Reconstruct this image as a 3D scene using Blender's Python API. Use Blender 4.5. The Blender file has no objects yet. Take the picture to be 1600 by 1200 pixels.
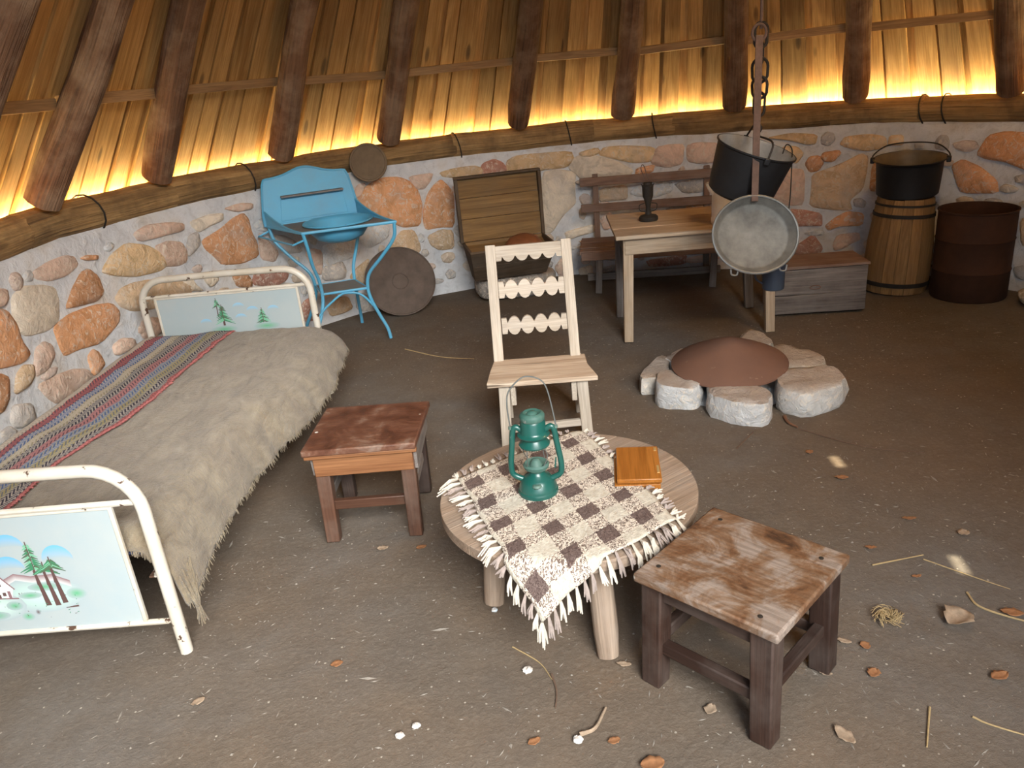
import bpy, math, random
from mathutils import Vector, Matrix, noise as mnoise

random.seed(7)
PI = math.pi
SC = bpy.context.scene
COL = SC.collection
rad = math.radians

# ------------------------------------------------------------------ camera
cam_d = bpy.data.cameras.new('camera')
cam_d.sensor_fit = 'HORIZONTAL'
cam_d.sensor_width = 36.0
cam_d.lens = 36.0 * 1220.0 / 1600.0
cam_d.clip_start = 0.02
cam = bpy.data.objects.new('camera', cam_d)
COL.objects.link(cam)
_p, _r = rad(21.92), rad(-5.57)
_f = Vector((0, math.cos(_p), -math.sin(_p)))
_x = Vector((1, 0, 0)); _u = Vector((0, math.sin(_p), math.cos(_p)))
_rx = _x * math.cos(_r) + _u * math.sin(_r)
_ux = -_x * math.sin(_r) + _u * math.cos(_r)
cam.matrix_world = Matrix(((_rx.x, _ux.x, -_f.x, 0), (_rx.y, _ux.y, -_f.y, 0), (_rx.z, _ux.z, -_f.z, 1.5), (0, 0, 0, 1)))
SC.camera = cam

# ------------------------------------------------------------------ light
SC.view_settings.view_transform = 'Standard'
SC.view_settings.look = 'None'
SC.view_settings.gamma = 1.0
SC.view_settings.use_curve_mapping = False
SC.view_settings.exposure = 0.4
SC.cycles.max_bounces = 6
SC.cycles.diffuse_bounces = 4
SC.cycles.use_denoising = True
SC.cycles.use_adaptive_sampling = True
SC.cycles.adaptive_threshold = 0.04
SC.cycles.sample_clamp_indirect = 6.0

world = bpy.data.worlds.new('sky'); SC.world = world
world.use_nodes = True
_bg = world.node_tree.nodes['Background']
_bg.inputs[0].default_value = (0.72, 0.84, 1.0, 1)
_bg.inputs[1].default_value = 1.8

SUN_TO = Vector((0.36, 0.06, 0.93)).normalized()
sd = bpy.data.lights.new('sun', 'SUN'); sd.energy = 11.0; sd.angle = rad(0.53); sd.color = (1.0, 0.9, 0.66)
sun = bpy.data.objects.new('sun', sd); COL.objects.link(sun)
sun.rotation_mode = 'QUATERNION'; sun.rotation_quaternion = SUN_TO.to_track_quat('Z', 'Y')
sun.location = (3, 3, 9)

DOOR_L = bpy.data.lights.new('daylight_door', 'AREA'); DOOR_L.shape = 'RECTANGLE'
DOOR_L.size = 7.2; DOOR_L.size_y = 4.0; DOOR_L.energy = 2900.0; DOOR_L.color = (1.0, 0.985, 0.95)
door_light = bpy.data.objects.new('daylight_door', DOOR_L); COL.objects.link(door_light)
door_light.location = (3.0, -6.5, 6.3)
door_light.rotation_mode = 'QUATERNION'
door_light.rotation_quaternion = (Vector((3.0, -6.5, 6.3)) - Vector((-.3, 3.0, 0.4))).to_track_quat('Z', 'Y')
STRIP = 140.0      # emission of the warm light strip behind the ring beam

# ------------------------------------------------------------------ tagging
def tag(o, label=None, cat=None, group=None, kind=None):
    if label: o['label'] = label
    if cat: o['category'] = cat
    if group: o['group'] = group
    if kind: o['kind'] = kind
    return o

def thing(name, label, cat, loc=(0, 0, 0), rz=0.0, group=None, rot=None):
    o = bpy.data.objects.new(name, None); COL.objects.link(o)
    o.empty_display_size = 0.05
    o.location = loc
    o.rotation_euler = rot if rot else (0, 0, rz)
    return tag(o, label, cat, group)

def setting(name):
    o = bpy.data.objects.new(name, None); COL.objects.link(o)
    o['kind'] = 'structure'
    return o

# ------------------------------------------------------------------ mesh builder
class MB:
    def __init__(s): s.v = []; s.f = []; s.g = []; s.c = None
    def add(s, vs, fs, gs):
        o = len(s.v); s.v += [tuple(v) for v in vs]; s.g += [tuple(g) for g in gs]
        s.f += [tuple(i + o for i in f) for f in fs]; return s
    def box(s, c, size, rot=None, jit=0.0, grain=None):
        c = Vector(c); hx, hy, hz = [d / 2 for d in size]
        order = grain if grain else sorted(range(3), key=lambda i: -size[i])
        off = Vector((random.random() * 9, random.random() * 9, random.random() * 9))
        R = rot if rot is not None else Matrix.Identity(3)
        vs, gs = [], []
        for z in (-hz, hz):
            for x, y in ((-hx, -hy), (hx, -hy), (hx, hy), (-hx, hy)):
                p = Vector((x, y, z)); gs.append(Vector((p[order[0]], p[order[1]], p[order[2]])) + off)
                if jit: p += Vector((random.uniform(-jit, jit) for _ in range(3)))
                vs.append(c + R @ p)
        return s.add(vs, [(3, 2, 1, 0), (4, 5, 6, 7), (0, 1, 5, 4), (1, 2, 6, 5), (2, 3, 7, 6), (3, 0, 4, 7)], gs)
    def bar(s, a, b, w, h, up=(0, 0, 1), taper=1.0, jit=0.0):
        a, b = Vector(a), Vector(b); d = b - a; L = d.length; x = d.normalized()
        up = Vector(up); z = (up - x * up.dot(x)).normalized(); y = z.cross(x)
        off = Vector((random.random() * 9, random.random() * 9, random.random() * 9))
        vs, gs = [], []
        for zz in (-.5, .5):
            for t, yy in ((0, -.5), (1, -.5), (1, .5), (0, .5)):
                k = 1 + (taper - 1) * t
                p = a + d * t + y * (yy * w * k) + z * (zz * h * k)
                if jit: p += Vector((random.uniform(-jit, jit) for _ in range(3)))
                vs.append(p); gs.append(Vector((t * L, yy * w, zz * h)) + off)
        return s.add(vs, [(3, 2, 1, 0), (4, 5, 6, 7), (0, 1, 5, 4), (1, 2, 6, 5), (2, 3, 7, 6), (3, 0, 4, 7)], gs)
    def tube(s, pts, r, n=8, closed=False, cap=True, rough=0.0):
        pts = [Vector(p) for p in pts]; m = len(pts)
        rs = r if isinstance(r, (list, tuple)) else [r] * m
        tang = []
        for i in range(m):
            a = pts[(i - 1) % m] if (closed or i > 0) else pts[i]
            b = pts[(i + 1) % m] if (closed or i < m - 1) else pts[i]
            tang.append((b - a).normalized())
        t0 = tang[0]; ref = Vector((0, 0, 1)) if abs(t0.z) < .9 else Vector((1, 0, 0))
        nx = (ref - t0 * ref.dot(t0)).normalized()
        vs, gs, L = [], [], 0.0
        off = random.random() * 9
        for i in range(m):
            t = tang[i]
            nx = (nx - t * nx.dot(t)).normalized(); ny = t.cross(nx)
            if i: L += (pts[i] - pts[i - 1]).length
            for k in range(n):
                a = 2 * PI * k / n
                rr = rs[i] * (1 + (random.uniform(-rough, rough) if rough else 0))
                vs.append(pts[i] + (nx * math.cos(a) + ny * math.sin(a)) * rr)
                gs.append((L + off, rs[i] * math.cos(a) + off, rs[i] * math.sin(a)))
        fs = []
        for i in range(m if closed else m - 1):
            j = (i + 1) % m
            for k in range(n):
                l = (k + 1) % n
                fs.append((i * n + k, i * n + l, j * n + l, j * n + k))
        if cap and not closed:
            fs.append(tuple(range(n - 1, -1, -1))); fs.append(tuple((m - 1) * n + k for k in range(n)))
        return s.add(vs, fs, gs)
    def lathe(s, prof, n=32, c=(0, 0, 0), sx=1.0, sy=1.0, loop=False):
        c = Vector(c); vs, gs, idx = [], [], []
        for r, z in prof:
            if r < 1e-6:
                idx.append([len(vs)]); vs.append(c + Vector((0, 0, z))); gs.append((0, 0, z))
            else:
                row = []
                for k in range(n):
                    a = 2 * PI * k / n
                    row.append(len(vs)); p = Vector((r * sx * math.cos(a), r * sy * math.sin(a), z))
                    vs.append(c + p); gs.append(p)
                idx.append(row)
        fs = []
        pairs = list(zip(idx[:-1], idx[1:]))
        if loop: pairs.append((idx[-1], idx[0]))
        for A, B in pairs:
            for k in range(n):
                l = (k + 1) % n
                if len(A) == 1 and len(B) == 1: break
                if len(A) == 1: fs.append((A[0], B[l], B[k]))
                elif len(B) == 1: fs.append((A[k], A[l], B[0]))
                else: fs.append((A[k], A[l], B[l], B[k]))
        return s.add(vs, fs, gs)
    def grid(s, fn, nu, nv, gfn=None):
        vs, gs = [], []
        for j in range(nv + 1):
            for i in range(nu + 1):
                u, v = i / nu, j / nv
                p = fn(u, v); vs.append(p); gs.append(gfn(u, v) if gfn else p)
        fs = []
        for j in range(nv):
            for i in range(nu):
                a = j * (nu + 1) + i
                fs.append((a, a + 1, a + nu + 2, a + nu + 1))
        return s.add(vs, fs, gs)
    def prism(s, poly, a, b, frame=None):
        """poly: 2-d outline; frame maps (x, y, h) to 3-d; extruded from h = a to h = b"""
        fr = frame if frame else (lambda x, y, h: (x, y, h))
        n = len(poly); off = random.random() * 9
        vs = [fr(x, y, a) for x, y in poly] + [fr(x, y, b) for x, y in poly]
        gs = [(x + off, y + off, a) for x, y in poly] + [(x + off, y + off, b) for x, y in poly]
        fs = [tuple(range(n - 1, -1, -1)), tuple(range(n, 2 * n))]
        for i in range(n):
            j = (i + 1) % n; fs.append((i, j, n + j, n + i))
        return s.add(vs, fs, gs)
    def build(s, name, mat, parent=None, bevel=0.0, smooth=True, solid=0.0, sub=0, sharp=40, colors=None):
        me = bpy.data.meshes.new(name)
        me.from_pydata(s.v, [], s.f); 
        at = me.attributes.new('gc', 'FLOAT_VECTOR', 'POINT')
        at.data.foreach_set('vector', [x for g in s.g for x in g])
        if colors:
            ca = me.color_attributes.new('Col', 'FLOAT_COLOR', 'POINT')
            ca.data.foreach_set('color', [x for c in colors for x in (c[0], c[1], c[2], 1.0)])
        me.materials.append(mat)
        if smooth:
            me.shade_smooth()
            try: me.set_sharp_from_angle(angle=rad(sharp))
            except Exception: pass
        o = bpy.data.objects.new(name, me); COL.objects.link(o)
        if parent: o.parent = parent
        if solid:
            md = o.modifiers.new('thickness', 'SOLIDIFY'); md.thickness = solid; md.offset = -1
        if sub:
            md = o.modifiers.new('smooth', 'SUBSURF'); md.levels = sub; md.render_levels = sub
        if bevel:
            md = o.modifiers.new('edge', 'BEVEL'); md.width = bevel; md.segments = 2; md.limit_method = 'ANGLE'
        return o

def spline(pts, k=6):
    """Catmull-Rom through points"""
    P = [Vector(p) for p in pts]; out = []
    P = [P[0] * 2 - P[1]] + P + [P[-1] * 2 - P[-2]]
    for i in range(1, len(P) - 2):
        a, b, c, d = P[i - 1], P[i], P[i + 1], P[i + 2]
        for j in range(k):
            t = j / k
            out.append(0.5 * ((2 * b) + (c - a) * t + (2 * a - 5 * b + 4 * c - d) * t * t + (3 * b - a - 3 * c + d) * t ** 3))
    out.append(P[-2]); return out

def nz(x, y=0.0, z=0.0): return mnoise.noise(Vector((x, y, z)))
def lerp(a, b, t): return a + (b - a) * t
def interp(x, xs, ys):
    if x <= xs[0]: return ys[0]
    for i in range(len(xs) - 1):
        if x <= xs[i + 1]: return lerp(ys[i], ys[i + 1], (x - xs[i]) / (xs[i + 1] - xs[i]))
    return ys[-1]

# ------------------------------------------------------------------ materials
class G:
    def __init__(s, name, rough=.8, metal=0.0, spec=.3):
        s.m = bpy.data.materials.new(name); s.m.use_nodes = True; s.t = s.m.node_tree
        s.b = s.t.nodes['Principled BSDF']
        s.b.inputs['Roughness'].default_value = rough; s.b.inputs['Metallic'].default_value = metal
        s.b.inputs['Specular IOR Level'].default_value = spec
    def put(s, sock, v):
        if isinstance(v, bpy.types.NodeSocket): s.t.links.new(v, sock)
        elif isinstance(v, (tuple, list)) and sock.type == 'RGBA' and len(v) == 3: sock.default_value = (*v, 1)
        else: sock.default_value = v
    def n(s, typ, ins=None, **props):
        nd = s.t.nodes.new(typ)
        for k, v in props.items(): setattr(nd, k, v)
        for k, v in (ins or {}).items(): s.put(nd.inputs[k], v)
        return nd
    def gc(s): return s.n('ShaderNodeAttribute', attribute_name='gc').outputs['Vector']
    def obj(s): return s.n('ShaderNodeTexCoord').outputs['Object']
    def rnd(s): return s.n('ShaderNodeObjectInfo').outputs['Random']
    def ocol(s): return s.n('ShaderNodeObjectInfo').outputs['Color']
    def mp(s, v, sc=(1, 1, 1), loc=(0, 0, 0)):
        return s.n('ShaderNodeMapping', {'Vector': v, 'Scale': sc, 'Location': loc}).outputs[0]
    def vadd(s, v, f, k):
        m = s.n('ShaderNodeMath', {0: f, 1: k}, operation='MULTIPLY').outputs[0]
        return s.n('ShaderNodeVectorMath', {0: v, 1: m}, operation='ADD').outputs[0]
    def noise(s, v, sc, det=4, rough=.55, dist=0.0):
        return s.n('ShaderNodeTexNoise', {'Vector': v, 'Scale': sc, 'Detail': det, 'Roughness': rough, 'Distortion': dist}).outputs[0]
    def ramp(s, f, stops, interp='LINEAR'):
        nd = s.n('ShaderNodeValToRGB', {0: f}); cr = nd.color_ramp; cr.interpolation = interp
        while len(cr.elements) < len(stops): cr.elements.new(0.5)
        for e, (p, c) in zip(cr.elements, stops):
            e.position = p; c = (c, c, c) if isinstance(c, (int, float)) else c
            e.color = (*c, 1)
        return nd.outputs[0]
    def mix(s, f, a, b, mode='MIX'):
        nd = s.n('ShaderNodeMix', data_type='RGBA', blend_type=mode)
        s.put(nd.inputs[0], f); s.put(nd.inputs[6], a); s.put(nd.inputs[7], b)
        return nd.outputs[2]
    def math(s, op, a, b=0.0):
        return s.n('ShaderNodeMath', {0: a, 1: b}, operation=op).outputs[0]
    def sep(s, v):
        o = s.n('ShaderNodeSeparateXYZ', {0: v}).outputs; return o[0], o[1], o[2]
    def vor(s, v, sc, rand=1.0):
        nd = s.n('ShaderNodeTexVoronoi', {'Vector': v, 'Scale': sc, 'Randomness': rand}); return nd.outputs['Distance'], nd.outputs['Color']
    def hsv(s, c, val=1.0, sat=1.0, hue=.5):
        return s.n('ShaderNodeHueSaturation', {'Color': c, 'Value': val, 'Saturation': sat, 'Hue': hue}).outputs[0]
    def out(s, col, height=None, bump=.4, dist=.004, rough=None):
        s.put(s.b.inputs['Base Color'], col)
        if rough is not None: s.put(s.b.inputs['Roughness'], rough)
        if height is not None:
            nd = s.n('ShaderNodeBump', {'Strength': bump, 'Distance': dist, 'Height': height})
            s.t.links.new(nd.outputs[0], s.b.inputs['Normal'])
        return s.m

def wood(name, c1, c2, gs=1.0, knots=0.0, dust=None, dustamt=.5, var=.25, rough=.75, bump=.35, crack=.0, bd=.003):
    g = G(name, rough); r = g.rnd()
    v = g.vadd(g.gc(), r, 31.7)
    n1 = g.noise(g.mp(v, (1.0 * gs, 13 * gs, 13 * gs)), 2.0, 6, .6, .8)
    n2 = g.noise(g.mp(v, (2.5 * gs, 85 * gs, 85 * gs)), 2.0, 3)
    col = g.ramp(n1, [(.28, c1), (.72, c2)])
    col = g.mix(g.math('MULTIPLY', g.ramp(n2, [(.35, 1.0), (.62, 0.0)]), .45), col, tuple(x * .55 for x in c1))
    if knots:
        d, _ = g.vor(g.mp(v, (1.5, 5.5, 5.5)), 1.3)
        k = g.ramp(d, [(.03, 1.0), (.09, .75), (.13, 0.0)])
        col = g.mix(g.math('MULTIPLY', k, knots), col, (.07, .035, .015))
    if crack:
        cr = g.ramp(g.noise(g.mp(v, (.9, 30, 30)), 2.0, 2), [(.63, 0.0), (.68, 1.0)])
        col = g.mix(g.math('MULTIPLY', cr, crack), col, tuple(x * .3 for x in c1))
    if dust:
        n3 = g.noise(v, 5.0, 5, .65)
        col = g.mix(g.math('MULTIPLY', g.ramp(n3, [(.42, 0.0), (.66, 1.0)]), dustamt), col, dust)
    val = g.math('MULTIPLY_ADD', r, 2 * var); g.t.nodes[-1].inputs[2].default_value = 1 - var
    col = g.hsv(col, val)
    return g.out(col, g.math('ADD', n1, n2), bump, bd)

def paint(name, base, chip, amt=.5, rough=.35, dirt=(.25, .2, .15), dirtamt=.25, metal=0.0, scale=14, spec=.4):
    g = G(name, rough, metal, spec); v = g.obj()
    n1 = g.noise(v, scale, 6, .6); n2 = g.noise(v, 5.0, 5, .65)
    col = g.mix(g.math('MULTIPLY', g.ramp(n2, [(.4, 0.0), (.7, 1.0)]), dirtamt), base, dirt)
    th = .78 - .3 * amt
    k = g.ramp(n1, [(th, 0.0), (th + .03, 1.0)])
    col = g.mix(k, col, chip)
    rr = g.math('MULTIPLY_ADD', k, .4); g.t.nodes[-1].inputs[2].default_value = rough
    return g.out(col, n1, .12, .002, rr)

def solid(name, c, rough=.7, metal=0.0, var=.25, scale=20, bump=.2, spec=.3):
    g = G(name, rough, metal, spec); v = g.obj()
    n1 = g.noise(v, scale, 6, .65)
    col = g.ramp(n1, [(.25, tuple(x * (1 - var) for x in c)), (.75, tuple(min(1, x * (1 + var)) for x in c))])
    return g.out(col, n1, bump, .003)

def m_floor():
    g = G('packed_earth', .95, 0, .1); v = g.obj()
    big = g.noise(v, .9, 5, .6); mid = g.noise(v, 7, 6, .7); fine = g.noise(v, 60, 5, .75)
    col = g.ramp(big, [(.36, (.140, .123, .107)), (.5, (.134, .105, .079)), (.64, (.146, .105, .072))])
    col = g.mix(g.ramp(mid, [(.35, .55), (.65, 0.0)]), col, (.098, .077, .059))
    col = g.mix(g.math('MULTIPLY', g.ramp(fine, [(.5, 0.0), (.72, 1.0)]), .45), col, (.20, .165, .13))
    d, c = g.vor(v, 55)
    sel = g.ramp(g.sep(c)[0], [(.93, 0.0), (.95, 1.0)])
    sp = g.math('MULTIPLY', g.ramp(d, [(.14, 1.0), (.2, 0.0)]), sel)
    col = g.mix(sp, col, (.36, .32, .26))
    h = g.math('ADD', g.math('MULTIPLY', mid, 1.2), fine)
    return g.out(col, h, .55, .008)

def m_mortar():
    g = G('lime_mortar', .95, 0, .1); v = g.obj()
    a = g.noise(v, 3.0, 5, .6); b = g.noise(v, 18, 6, .7, .6)
    col = g.ramp(a, [(.34, (.54, .55, .565)), (.5, (.66, .665, .67)), (.66, (.58, .53, .47))])
    col = g.mix(g.math('MULTIPLY', g.ramp(b, [(.5, 0.0), (.75, 1.0)]), .4), col, (.24, .21, .18))
    return g.out(col, g.math('ADD', a, b), .7, .02)

def m_worn(name, stops):
    g = G(name, .5, 0, .35); v = g.gc()
    a = g.noise(v, 8, 7, .7, .5); b = g.noise(g.mp(v, (4, 60, 60)), 2, 3); c = g.noise(v, 70, 4)
    col = g.ramp(a, stops)
    col = g.mix(g.math('MULTIPLY', g.ramp(b, [(.4, 1.0), (.6, 0.0)]), .35), col, stops[0][1])
    d, cc = g.vor(v, 22); sel = g.ramp(g.sep(cc)[0], [(.94, 0.0), (.95, 1.0)])
    col = g.mix(g.math('MULTIPLY', g.ramp(d, [(.10, 1.0), (.16, 0.0)]), sel), col, (.62, .60, .54))
    return g.out(col, g.math('ADD', a, c), .4, .004, g.ramp(a, [(.3, .35), (.7, .8)]))

def m_stone(name='wall_stone', rough=.9, dusty=False):
    g = G(name, rough, 0, .15); v = g.vadd(g.obj(), g.rnd(), 17.0); base = g.ocol()
    a = g.noise(v, 9, 6, .65, 1.2); b = g.noise(v, 22, 6, .7, 1.6); d = g.noise(v, 5, 3)
    col = g.mix(g.math('MULTIPLY', g.ramp(a, [(.38, 1.0), (.56, 0.0)]), .6), base, g.hsv(base, .66, 1.12))
    col = g.mix(g.math('MULTIPLY', g.ramp(b, [(.52, 0.0), (.62, 1.0)]), .7), col, (.80, .70, .57))
    col = g.mix(g.math('MULTIPLY', g.ramp(d, [(.5, 0.0), (.75, 1.0)]), .45), col, (.46, .43, .40))
    if dusty:      # earth dust lying on the upper faces
        nzz = g.sep(g.n('ShaderNodeNewGeometry').outputs['Normal'])[2]
        col = g.mix(g.math('MULTIPLY', g.ramp(nzz, [(.6, 0.0), (.9, 1.0)]), g.ramp(d, [(.3, .9), (.7, .45)])), col, (.36, .275, .21))
    return g.out(col, g.math('ADD', a, g.math('MULTIPLY', b, .7)), .85, .025)

def m_wool():
    g = G('cream_wool', .95, 0, .1); v = g.obj()
    a = g.noise(g.mp(v, (9, 3.5, 9)), 1.6, 6, .7, 1.5); b = g.noise(g.mp(v, (1.0, 2.2, 1.0)), 45, 4, .7); c = g.noise(v, 4, 4)
    col = g.ramp(a, [(.3, (.13, .098, .062)), (.55, (.215, .174, .116)), (.75, (.285, .242, .17))])
    col = g.mix(g.math('MULTIPLY', g.ramp(c, [(.5, 0.0), (.72, 1.0)]), .45), col, (.16, .12, .085))
    d, cc = g.vor(v, 16); sel = g.ramp(g.sep(cc)[0], [(.93, 0.0), (.94, 1.0)])
    col = g.mix(g.math('MULTIPLY', g.math('MULTIPLY', g.ramp(d, [(.1, 1.0), (.2, 0.0)]), sel), .8), col, (.12, .085, .05))
    g.b.inputs['Sheen Weight'].default_value = .25
    return g.out(col, g.math('ADD', a, b), .8, .012)

def m_kilim():
    g = G('striped_kilim', .95, 0, .1); v = g.gc(); x, y, z = g.sep(v)
    w = g.noise(v, 14, 3)
    zig = g.math('PINGPONG', g.math('MULTIPLY', x, 1.0), .022)
    xx = g.math('ADD', x, g.math('MULTIPLY', g.math('ADD', g.math('MULTIPLY', g.math('SUBTRACT', w, .5), .012), g.math('MULTIPLY', g.math('SUBTRACT', g.noise(v, 6, 2), .5), .05)), 1.0))
    f = g.math('DIVIDE', xx, .46)
    N = (.05, .05, .08); R = (.50, .15, .15); B = (.11, .18, .36); Y = (.48, .41, .20); W = (.58, .52, .43); P = (.60, .27, .26)
    seq = [W, R, B, W, N, P, B, Y, N, R]; pos = [0, .11, .21, .32, .42, .53, .64, .74, .85, .955]
    base = g.ramp(f, [(pos[i], c) for i, c in enumerate(seq)], 'CONSTANT')
    alt = g.ramp(f, [(pos[i], c) for i, c in enumerate([(.40, .33, .28), (.08, .06, .10), (.60, .56, .5), (.36, .32, .2), (.62, .57, .48), (.09, .06, .10), (.50, .47, .36), (.14, .17, .24), (.60, .54, .46), (.3, .10, .10)])], 'CONSTANT')
    h = g.math('FRACT', g.math('MULTIPLY', g.math('ADD', y, g.math('MULTIPLY', zig, 1.5)), 46.0))
    k = g.math('GREATER_THAN', h, .55)
    col = g.mix(g.math('MULTIPLY', k, .85), base, alt)
    col = g.hsv(g.mix(.12, col, (.25, .21, .17)), .72)
    return g.out(col, g.math('ADD', h, w), .5, .004)

def m_plaid():
    g = G('plaid_wool', .95, 0, .1); v = g.gc(); nn = g.noise(v, 60, 3)
    x, y, z = g.sep(v)
    def band(c):
        cc = g.math('ADD', c, g.math('MULTIPLY', g.math('SUBTRACT', nn, .5), .012))
        return g.math('GREATER_THAN', g.math('FRACT', g.math('DIVIDE', cc, .128)), .55)
    sm = g.math('ADD', band(x), band(y))
    mott = g.noise(g.mp(v, (1, 1, 1)), 150, 2, .5, 1.5)
    cream = g.ramp(nn, [(.3, (.44, .39, .31)), (.7, (.60, .56, .47))])
    mid = g.mix(g.ramp(mott, [(.44, 0.0), (.54, 1.0)]), (.15, .11, .09), (.66, .58, .48))
    dark = g.ramp(mott, [(.35, (.075, .05, .045)), (.7, (.19, .14, .12))])
    c1 = g.mix(g.math('GREATER_THAN', sm, .5), cream, mid)
    c2 = g.mix(g.math('GREATER_THAN', sm, 1.5), c1, dark)
    return g.out(c2, g.math('ADD', mott, nn), .7, .006)

def m_vcol(name, rough=.4):
    g = G(name, rough, 0, .4)
    return g.out(g.n('ShaderNodeAttribute', attribute_name='Col').outputs['Color'])

def m_emit(name, c, s):
    g = G(name, .5)
    g.b.inputs['Emission Color'].default_value = (*c, 1); g.b.inputs['Emission Strength'].default_value = s
    return g.out((.9, .8, .6))

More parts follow.
